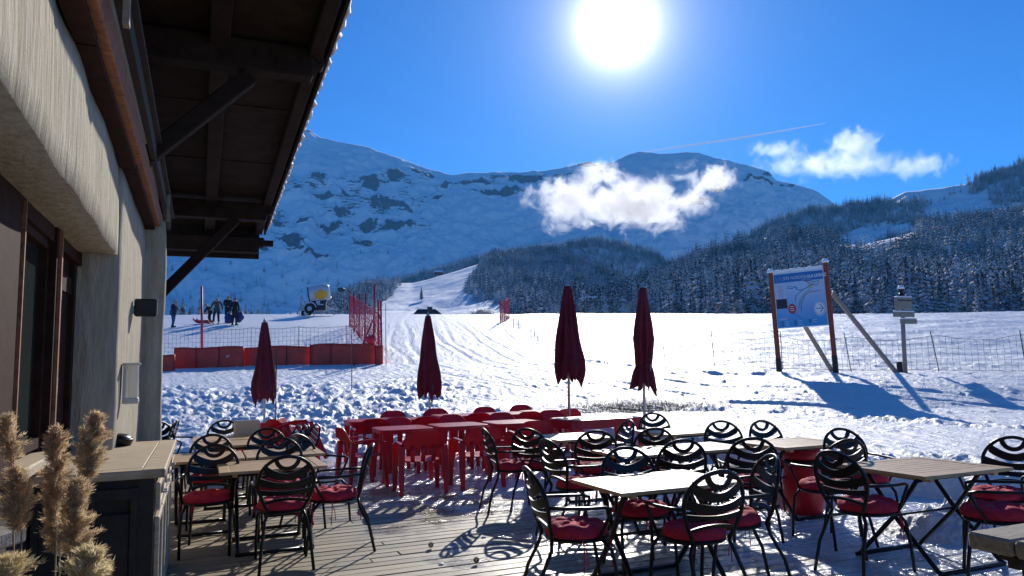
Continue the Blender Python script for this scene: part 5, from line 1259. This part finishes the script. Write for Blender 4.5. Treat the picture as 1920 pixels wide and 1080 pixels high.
# emblem: small mountain outline
def line(pts, r, mt, nm='trail_line'): mm = MB(); mm.tube([(x, yf-.004, z) for x, z in pts], r, 4); return mm.build(nm, mt, bd)
line([(x0+.10, zt-.31), (x0+.15, zt-.20), (x0+.18, zt-.25), (x0+.21, zt-.17), (x0+.26, zt-.31)], .006, mat('pale_blue_print', (.3, .5, .7), .5), 'emblem')
slab(x0+.20, zt-.62, .30, .50, mat('pale_panel_print', (.50, .57, .68), .5), 'notice')
for k in range(9): slab(x0+.20, zt-.45-.047*k, .22-.05*(k % 3), .008, M_rprint if k in (0, 4) else M_sblue, 'notice_line', .003)
slab(x0+.20, zt-1.01, .32, .30, M_blk, 'black_panel', .002)
bw = x1-x0
def B(u, v): return (x0+bw*u, zb+Hh*v)
line([B(.26, .70), B(.36, .68), B(.44, .71), B(.45, .66), B(.52, .64), B(.62, .66), B(.72, .71), B(.80, .74)], .009, M_sblue)
line([B(.26, .70), B(.29, .73), B(.40, .72), B(.46, .70)], .007, M_sblue)
line([B(.40, .46), B(.42, .55), B(.50, .60), B(.60, .66)], .009, M_sblue)
line([B(.50, .28), B(.53, .42), B(.58, .52), B(.66, .58), B(.76, .60), B(.90, .60)], .008, M_rprint)
line([B(.47, .33), B(.50, .46), B(.56, .54), B(.63, .60), B(.72, .64)], .007, mat('green_print', (.05, .25, .12), .5))
line([B(.60, .82), B(.66, .79), B(.72, .80), B(.80, .76), B(.90, .78)], .008, M_blk)
line([B(.62, .80), B(.70, .76), B(.76, .72), B(.84, .70), B(.90, .75)], .008, M_rprint)
line([B(.70, .72), B(.76, .70), B(.74, .66), B(.68, .69), B(.70, .72)], .012, mat('yellow_print', (.6, .5, .05), .5))
line([B(.30, .26), B(.40, .22), B(.52, .14)], .008, M_sblue)
mm = MB(); mm.lathe([(0, -.003), (.115, -.003), (.115, .003), (0, .003)], 28, sx=1, sy=1.35); mm.xf(Matrix.Rotation(R(90), 4, 'X')); o = mm.build('red_marker', M_rprint, bd); o.location = (B(.33, .33)[0], yf-.004, B(.33, .33)[1])
for k in range(3): slab(B(.33, .33)[0], B(.33, .33)[1]+.07-.06*k, .13-.03*(k == 0), .016, M_wtxt, 'marker_text', .009)
mm = MB(); mm.lathe([(0, -.003), (.175, -.003), (.175, .003), (0, .003)], 32, sy=1.25); mm.xf(Matrix.Rotation(R(90), 4, 'X')); o = mm.build('arrow_disc', M_wtxt, bd); ac_ = B(.865, .30); o.location = (ac_[0], yf-.004, ac_[1])
mm = MB(); mm.lathe([(.145, -.003), (.158, -.003), (.158, .003), (.145, .003)], 32, sy=1.25); mm.xf(Matrix.Rotation(R(90), 4, 'X')); o = mm.build('arrow_ring', M_sblue, bd); o.location = (ac_[0], yf-.008, ac_[1])
line([(ac_[0]-.11, ac_[1]), (ac_[0]+.10, ac_[1])], .016, M_sblue, 'arrow'); line([(ac_[0]+.01, ac_[1]+.13), (ac_[0]+.11, ac_[1]), (ac_[0]+.01, ac_[1]-.13)], .016, M_sblue, 'arrow_head')
text('DÉPARTS', .075, M_wtxt, bd, (x0+.08, yf-.006, zb+.26), sx=.9)
for u in (.08, .34, .62):
    for k in range(3 if u < .5 else 2):
        slab(x0+bw*u+.05, zb+.20-.06*k, .07, .022, M_blk, 'legend_key', .002); slab(x0+bw*u+.19, zb+.20-.06*k, .13, .010, M_wtxt, 'legend_line', .002)
m = MB(); m.tube([(Wd+.07, -.03, .98), (Wd+.12, -.03, .98)], .03, 8); m.build('bolt', M_steel, sg)
for (pa, ya, Da), (pb_, Db) in (((1561, 550, 22.5), (1684, 22.9)), ((1500, 596, 23.6), (1563, 24.3))):
    a = atD(pa, ya, Da); b = G(pb_, Db); b.z -= .1
    L1 = sg.matrix_basis.inverted() if False else None
    m = MB(); m.bar(b, a, .11, .11, bev=.01); pr_ = m.build('prop', M_grey_wood, None)
    m2 = MB(); m2.tube([b.lerp(a, f)+Vector((0, 0, .065)) for f in np.linspace(.15, 1, 12)], [.035*random.uniform(.7, 1.2) for _ in range(12)], 6); sn = m2.build('snow_strip', M_snowcap, None, smooth=True)
    Mi = (Matrix.Translation(sg.location) @ sg.rotation_euler.to_matrix().to_4x4()).inverted()
    for ob in (pr_, sn): ob.data.transform(Mi)
    pr_.parent = sg; sn.parent = pr_
    m = MB(); m.box((b.x+.05, b.y, b.z+.18), (.13, .13, .5), bev=.01); fo = m.build('ground_stake', M_cdark, None); fo.data.transform(Mi); fo.parent = sg
# signpost
b = G(1697, 22.5); t = atD(1704, 560, 22.5)
s2 = thing('signpost', 'grey wooden signpost with snow topped knob and three small boards', 'signpost', b); s2.rotation_euler = (0, R(1.5), R(8)); s2.scale = (1.12, 1.12, (t.z-b.z+.25)/2.35)
m = MB(); m.tube([(0, 0, -.3), (0, 0, 2.2)], .055, 10); m.build('post', M_grey_wood, s2, smooth=True)
for zc, x, w, h, d, nm in ((1.98, 0, .46, .34, .12, 'box'), (1.66, .0, .62, .15, .05, 'arm'), (1.46, .13, .48, .14, .05, 'arm')):
    m = MB(); m.box((x, -.06, zc), (w, d, h), bev=.01); bxx = m.build(nm, M_grey_wood, s2)
    if nm == 'box': m = MB(); m.box((x, -.125, zc+.08), (w*.9, .01, .03)); m.build('slot', M_cdark, bxx)
    m = MB(); m.box((x, -.06, zc+h/2+.015), (w*.96, d+.02, .035), bev=.012); m.build('snow_cap', M_snowcap, bxx)
m = MB(); m.lathe([(0, 2.14), (.06, 2.16), (.08, 2.22), (.05, 2.28), (.03, 2.29), (.075, 2.33), (.09, 2.39), (.07, 2.46), (0, 2.48)], 14); m.build('knob', M_black, s2, smooth=True)
m = MB(); m.lathe([(.03, 2.395), (.096, 2.395), (.09, 2.45), (.05, 2.50), (0, 2.51)], 14); m.build('snow_cap', M_snowcap, s2, smooth=True)

# ------------------------------------------------------------------ snow cannon
D = 58; b = G(592, D); sc_ = D/FPX*1.0       # metres per photo pixel there
M_gunw = mat('white_shell', (.50, .53, .58), .4, var=.08); M_gund = mat('machine_black', (.015, .018, .03), .5); M_gy = mat('yellow_decal', (.75, .38, .02), .4); M_tyre = mat('tyre', (.02, .02, .02), .8)
gn = thing('snow_cannon', 'white snow cannon with yellow patch on a wheeled frame at the crest', 'snow cannon', b, R(6))
def gp_(px, py): return Vector(((px-592)*sc_, 0, (588-py)*sc_))
ax0 = gp_(577, 547); ax1 = gp_(617, 546); dv = (ax1-ax0).normalized(); dv = (gp_(618, 542)-gp_(579, 548)).normalized()
Mq = dv.to_track_quat('Z', 'Y').to_matrix().to_4x4(); Lg = 1.62
m = MB(); m.lathe([(.60, 0), (.66, .02), (.66, .10), (.68, .5), (.70, 1.1), (.62, 1.45), (.52, Lg), (.44, Lg+.02), (.44, Lg-.1), (.52, 1.2), (.56, .1), (.60, 0)], 32); m.xf(Matrix.Translation(gp_(579, 549)) @ Mq); sh = m.build('barrel', M_gunw, gn, smooth=True)
m = MB(); m.lathe([(.55, .0), (.675, -.02), (.685, .06), (.60, .08)], 32); m.lathe([(0, .25), (.56, .25)], 32); m.lathe([(.0, .1), (.2, .12), (.2, .3)], 16)
for k in range(16): a = k*math.pi/8; m.bar((.2*math.cos(a), .2*math.sin(a), .12), (.6*math.cos(a), .6*math.sin(a), .05), .03, .03)
m.xf(Matrix.Translation(gp_(579, 549)) @ Mq); m.build('mouth_ring', M_gund, sh)
m = MB()   # wavy yellow patch wrapped on the shell
V = []; F_ = []; n = 24
for i in range(n+1):
    f = i/n; zz = .48+.98*f; top = -.35+.16*math.sin(f*9)+.05; bot = .70-.10*math.sin(f*7+1)
    for a in np.linspace(top, bot, 8):
        r = (.70 if zz < 1.1 else .70-(zz-1.1)*.25)+.012; ang = math.pi/2*1.0+a   # towards the camera side
        V.append((r*math.cos(ang), r*math.sin(ang), zz))
for i in range(n):
    for j in range(7): q = i*8+j; F_.append((q, q+8, q+9, q+1))
tmp = MB(); tmp.add(V, F_)
best = None
Mw = Matrix.Translation(gp_(579, 549)) @ Mq
cen = Mw @ Vector((0, 0, .9)); 
# roll the patch about the barrel axis until it faces the camera and slightly downward
want = Vector((0, -1, -.35)).normalized(); bb = -9
for k in range(72):
    c_ = (Mw.to_3x3() @ (Matrix.Rotation(R(5*k), 3, 'Z') @ Vector((math.cos(math.pi/2+.25), math.sin(math.pi/2+.25), 0)))).dot(want)
    if c_ > bb: bb = c_; best = k
tmp.xf(Mw @ Matrix.Rotation(R(5*best), 4, 'Z')); tmp.build('yellow_patch', M_gy, sh, smooth=True)
m = MB(); c = gp_(597, 570); m.box(c, (1.15, .8, .75), bev=.06); m.box(gp_(590, 560), (.5, .7, .4), bev=.05); m.box(gp_(606, 557), (.5, .6, .5), bev=.05); bd2 = m.build('machine_body', M_gund, gn)
m = MB()
for px, py, w, h in ((592, 559, .28, .14), (597, 564, .30, .22), (601, 568, .5, .08), (609, 558, .12, .10)): p = gp_(px, py); m.box((p.x, -.42, p.z), (w, .06, h), bev=.01)
m.build('panel', M_gunw, bd2)
for dy, lab in ((-.75, 0), (.65, 1)):
    c = gp_(583, 575)
    m = MB(); m.lathe([(.19, -.10), (.36, -.11), (.40, -.06), (.40, .06), (.36, .11), (.19, .10)], 24); m.xf(Matrix.Translation((c.x-(.5 if lab else 0), dy, c.z-(.25 if lab else 0)-.05)) @ Matrix.Rotation(R(90), 4, 'X')); w_ = m.build('wheel', M_tyre, gn, smooth=True)
    m = MB(); m.lathe([(0, -.09), (.12, -.1), (.21, -.07), (.21, .07), (.12, .1), (0, .09)], 20); m.xf(Matrix.Translation((c.x-(.5 if lab else 0), dy, c.z-(.25 if lab else 0)-.05)) @ Matrix.Rotation(R(90), 4, 'X')); m.build('rim', M_gunw, w_, smooth=True)
c = gp_(583, 575); m = MB(); m.tube([(c.x+.5*math.cos(a), -.82, c.z-.05+.5*math.sin(a)) for a in np.linspace(.2, 2.9, 12)], .05, 6); m.build('mudguard', M_gunw, gn)
m = MB(); zf = gp_(0, 577).z
for y in (-.35, .35): m.bar((gp_(566, 0).x, y, zf), (gp_(632, 0).x, y*.3, zf+.02), .08, .08)
m.bar((gp_(618, 0).x, -.5, zf+.1), (gp_(618, 0).x, .5, zf+.1), .07, .07)
a = gp_(564, 552); m.tube([a, gp_(575, 571)], .05, 6); m.tube([a, gp_(562, 575)], .045, 6); m.tube([gp_(620, 575), gp_(626, 570), gp_(633, 577)], .05, 6); m.lathe([(0, -.06), (.09, -.05), (.1, .03), (0, .08)], 10, a)
m.build('trailer_frame', M_steel, gn)
for px in (563, 573, 589, 626):
    m = MB(); x = gp_(px, 0).x; m.tube([(x, -.3, zf), (x, -.3, gz(b.x+x, D-.3)-b.z-.05)], .035, 6); m.build('leg', M_steel, gn)

# ------------------------------------------------------------------ people
def skin_obj(name, verts, edges, radii, mt, parent, root=0, sub=2):
    me = bpy.data.meshes.new(name); me.from_pydata([tuple(v) for v in verts], edges, []); me.materials.append(mt)
    o = bpy.data.objects.new(name, me); COL.objects.link(o); o.parent = parent
    sk = o.modifiers.new('skin', 'SKIN'); 
    for i, r in enumerate(radii):
        v = me.skin_vertices[0].data[i]; v.radius = (r, r) if not isinstance(r, tuple) else r; v.use_root = (i == root)
    sk.use_smooth_shade = True; sb = o.modifiers.new('smooth', 'SUBSURF'); sb.levels = sub; sb.render_levels = sub; return o
def person(loc, rz, h, lab, top, trs, hair, pose, long_coat=False, hat=None, lower_mat=None):
    o = thing('person', lab, 'person', loc, rz); k = h/1.75; o.scale = (k, k, k)
    P = dict(pelvis=(0, 0, .95), chest=(0, -.02, 1.28), neck=(0, 0, 1.48), head=(0, -.02, 1.62), sl=(-.19, 0, 1.42), sr=(.19, 0, 1.42), el=(-.25, .02, 1.14), er=(.25, .02, 1.14), wl=(-.25, -.10, .90), wr=(.25, -.10, .90),
             hl=(-.10, 0, .92), hr=(.10, 0, .92), kl=(-.11, -.02, .50), kr=(.11, -.02, .50), al=(-.11, .03, .09), ar=(.11, .03, .09)); P.update(pose); P = {a: Vector(v) for a, v in P.items()}
    names = ['pelvis', 'chest', 'neck', 'sl', 'el', 'wl', 'sr', 'er', 'wr', 'hl', 'kl', 'al', 'hr', 'kr', 'ar']
    V = [P[n] for n in names]; I = {n: i for i, n in enumerate(names)}
    tl = P['al']+Vector((0, -.17, -.05)); tr_ = P['ar']+Vector((0, -.17, -.05)); hdl = P['wl']+(P['wl']-P['el']).normalized()*.09; hdr = P['wr']+(P['wr']-P['er']).normalized()*.09
    V += [tl, tr_, hdl, hdr, P['head']+Vector((0, 0, -.04)), P['head']+Vector((0, .01, .08))]
    E = [(0, 1), (1, 2), (2, 3), (3, 4), (4, 5), (2, 6), (6, 7), (7, 8), (0, 9), (9, 10), (10, 11), (0, 12), (12, 13), (13, 14), (11, 15), (14, 16), (5, 17), (8, 18), (2, 19), (19, 20)]
    rad = [.13, .13, .058, .07, .045, .03, .07, .045, .03, .09, .06, .04, .09, .06, .04, .035, .035, .034, .034, .085, .085]
    bo = skin_obj('body', V, E, rad, M_skin, o)
    # head details
    hd_ = P['head']
    fc = MB(); bm = bmesh.new(); bmesh.ops.create_uvsphere(bm, u_segments=18, v_segments=12, radius=1)
    fd = pose.get('look', Vector((0, -1, 0))) if isinstance(pose.get('look', None), Vector) else Vector((0, -1, 0))
    fc.add([hd_+Vector((v.co.x*.078, v.co.y*.095, v.co.z*.115)) for v in bm.verts], [[v.index for v in f.verts] for f in bm.faces]); 
    fc.tube([hd_+Vector((0, -.09, .02)), hd_+Vector((0, -.115, -.02)), hd_+Vector((0, -.09, -.035))], .013, 6)
    for s_ in (-1, 1): fc.box(hd_+Vector((s_*.08, .0, -.005)), (.016, .035, .06), bev=.006)
    f_ = fc.build('face', M_skin, bo, smooth=True)
    e = MB()
    for s_ in (-1, 1): e.box(hd_+Vector((s_*.03, -.086, .01)), (.02, .01, .008))
    e.box(hd_+Vector((0, -.089, -.055)), (.04, .008, .007)); e.build('eyes_and_mouth', M_blk, f_)
    hm = MB(); top_only = [(f.verts[0].index, [v.index for v in f.verts]) for f in bm.faces if all((v.co.z > -.1 and v.co.y > -.35) or v.co.z > .42 for v in f.verts)]
    hm.add([hd_+Vector((v.co.x*.087, v.co.y*.104+.004, v.co.z*.125+.004)) for v in bm.verts], [q for _, q in top_only]); bm.free(); hm.build('hair' if not hat else 'hat', hair, o, smooth=True)
    # clothes: shells a little larger than the body
    cv = [P['pelvis']+Vector((0, 0, -.04 if not long_coat else -.25)), P['pelvis'], P['chest'], P['neck']+Vector((0, 0, -.03)), P['sl'], P['el'], P['wl'], P['sr'], P['er'], P['wr']]
    skin_obj('jacket', cv, [(0, 1), (1, 2), (2, 3), (3, 4), (4, 5), (5, 6), (3, 7), (7, 8), (8, 9)], [.165 if not long_coat else .20, .165, .175, .075, .088, .064, .046, .088, .064, .046], top, o, root=1)
    tv = [P['pelvis']+Vector((0, 0, .02)), P['hl'], P['kl'], P['al'], P['hr'], P['kr'], P['ar']]
    skin_obj('trousers', tv, [(0, 1), (1, 2), (2, 3), (0, 4), (4, 5), (5, 6)], [.135, .108, .08, .066, .108, .08, .066], trs, o)
    for a, t in ((P['al'], tl), (P['ar'], tr_)):
        m = MB(); m.tube([a+Vector((0, .06, -.06)), a+Vector((0, -.02, -.035)), t+Vector((0, 0, .01)), t+Vector((0, -.05, 0))], [.05, .058, .05, .03], 8); m.tube([a+Vector((0, .0, .08)), a+Vector((0, 0, -.04))], .058, 8); m.build('boot', M_gund, o, smooth=True)
    return o
M_navy = mat('navy_cloth', (.012, .014, .025), .85); M_jean = mat('blue_trousers', (.035, .06, .13), .85); M_dark = mat('dark_cloth', (.015, .014, .016), .85); M_tan = mat('tan_hat', (.40, .30, .20), .8); M_hair = mat('brown_hair', (.12, .07, .04), .7)
M_pale = mat('pale_hat', (.50, .48, .45), .8); M_brown = mat('grey_brown_coat', (.09, .07, .055), .85); M_bluebag = mat('blue_cloth', (.02, .03, .16), .7); M_sled = mat('red_sledge', (.5, .02, .04), .4)
def pg(px, D): return G(px, D)
person(pg(322, 46.5), R(78), 1.80, 'person in dark top and blue trousers standing alone at the left, looking down', M_navy, M_jean, M_tan,
       dict(head=(0, -.16, 1.56), neck=(0, -.07, 1.44), chest=(0, -.01, 1.24), sl=(-.19, -.05, 1.38), sr=(.19, -.05, 1.38), el=(-.22, -.10, 1.12), er=(.22, -.10, 1.12), wl=(-.10, -.32, 1.05), wr=(.10, -.32, 1.05), kl=(-.14, -.10, .50), al=(-.16, -.12, .09), kr=(.12, .03, .5), ar=(.13, .16, .09)))
person(pg(392, 49.5), R(-60), 1.45, 'smaller person in dark clothes bending beside the red sledge', M_dark, M_dark, M_pale,
       dict(head=(0, -.34, 1.50), neck=(0, -.24, 1.38), chest=(0, -.12, 1.20), sl=(-.19, -.2, 1.32), sr=(.19, -.2, 1.32), el=(-.2, -.36, 1.1), er=(.2, -.36, 1.1), wl=(-.15, -.45, .85), wr=(.15, -.45, .85), kl=(-.12, -.12, .52), kr=(.12, -.05, .52)), hat=True)
person(pg(404, 48.8), R(10), 1.78, 'person in open dark coat and pale hat standing right of the bending one', M_brown, M_dark, M_pale,
       dict(el=(-.33, .02, 1.17), wl=(-.40, -.08, .95), er=(.33, .03, 1.17), wr=(.36, -.05, .93), kl=(-.15, -.08, .5), al=(-.17, -.10, .09), ar=(.12, .10, .09)), hat=True)
person(pg(425, 49.5), R(40), 1.86, 'tall person in dark coat standing behind the one holding a blue bag', M_dark, M_dark, M_tan, dict(wl=(-.12, -.26, 1.05), wr=(.16, -.26, 1.08), el=(-.28, -.05, 1.15)), long_coat=True)
person(pg(438, 47.5), R(165), 1.80, 'person in long black coat seen from behind, at the right of the group', M_dark, M_dark, M_hair, dict(el=(-.28, .0, 1.15), er=(.28, 0, 1.15), wr=(.33, .02, .88), wl=(-.33, .0, .88), al=(-.15, .05, .09), ar=(.17, -.02, .09)), long_coat=True)
def bag(px, D, dz, sx, sz, lab, seed):
    m = MB(); bm = bmesh.new(); bmesh.ops.create_icosphere(bm, subdivisions=3, radius=1)
    m.add([Vector((v.co.x*sx, v.co.y*.22, v.co.z*sz))*(1+.22*mn.noise(v.co*1.8+Vector((seed, 0, 0)))) for v in bm.verts], [[v.index for v in f.verts] for f in bm.faces]); bm.free()
    p = pg(px, D); o = m.build('blue_bag', M_bluebag, smooth=True, label=lab, cat='bag', group='blue bags'); o.location = p+Vector((0, 0, dz))
bag(428, 47.8, .42, .32, .34, 'blue bag hanging low at the left of the person in the long black coat', 1); bag(447, 47.8, .55, .28, .38, 'blue bag hanging at the right of the person in the long black coat', 5)
sl = thing('sledge', 'red plastic sledge lying on the snow at the feet of the group', 'sledge', pg(378, 49.2)+Vector((0, 0, .05)), R(-4))
m = MB(); n = 14; V = []; F_ = []
for i in range(n+1):
    x = -.55+1.1*i/n; up = .22*max(0, (-.3-x)/.25)**2
    for y, z in ((-.24, .18), (-.2, .02), (0, 0), (.2, .02), (.24, .18)): V.append((x, y, z+up))
for i in range(n):
    for j in range(4): q = i*5+j; F_.append((q, q+5, q+6, q+1))
m.add(V, F_); hu = m.build('hull', M_sled, sl, smooth=True); md = hu.modifiers.new('thick', 'SOLIDIFY'); md.thickness = .02
m = MB(); m.tube([(-.55, -.1, .26), (-.75, 0, .20), (-.55, .1, .26)], .012, 5); m.build('rope', M_net, sl)
# small leafless bushes at the crest in the middle
def bush(px, yt, D, w, lab, seed):
    rg = random.Random(seed); b = atD(px, 592, D); t = atD(px, yt, D); H = t.z-b.z+1; o = thing('bare_bush', lab, 'bush', (b.x, D, b.z-1), 0, 'bare frosted bushes at the crest'); m = MB()
    for k in range(90):
        a = rg.random()*6.28; r = w*rg.random()**.5; h = H*rg.uniform(.5, 1.05)*(1-.3*r/w); p0 = Vector((r*.3*math.cos(a), r*.3*math.sin(a), 0)); p1 = Vector((r*math.cos(a), r*math.sin(a), h)); m.tube([p0, p0.lerp(p1, .6)+Vector((rg.uniform(-.1, .1), 0, 0)), p1], [.035, .03, .02], 3, cap=False)
        for q in range(5): c = p0.lerp(p1, rg.uniform(.5, 1)); m.tube([c, c+Vector((rg.uniform(-.4, .4), rg.uniform(-.4, .4), rg.uniform(.1, .5)))], .018, 3, cap=False)
    m.build('branches', mat('frosted_twigs', (.40, .38, .38), .8), o)
for px, yt, D, w, sd_, lab in ((893, 578, 125, 1.2, 1, 'bare frosted bush at the crest, leftmost of three'), (905, 577, 128, 1.4, 2, 'bare frosted bush at the crest, middle of three'), (916, 579, 124, 1.2, 3, 'bare frosted bush at the crest, rightmost of three')): bush(px, yt, D, w, lab, sd_)
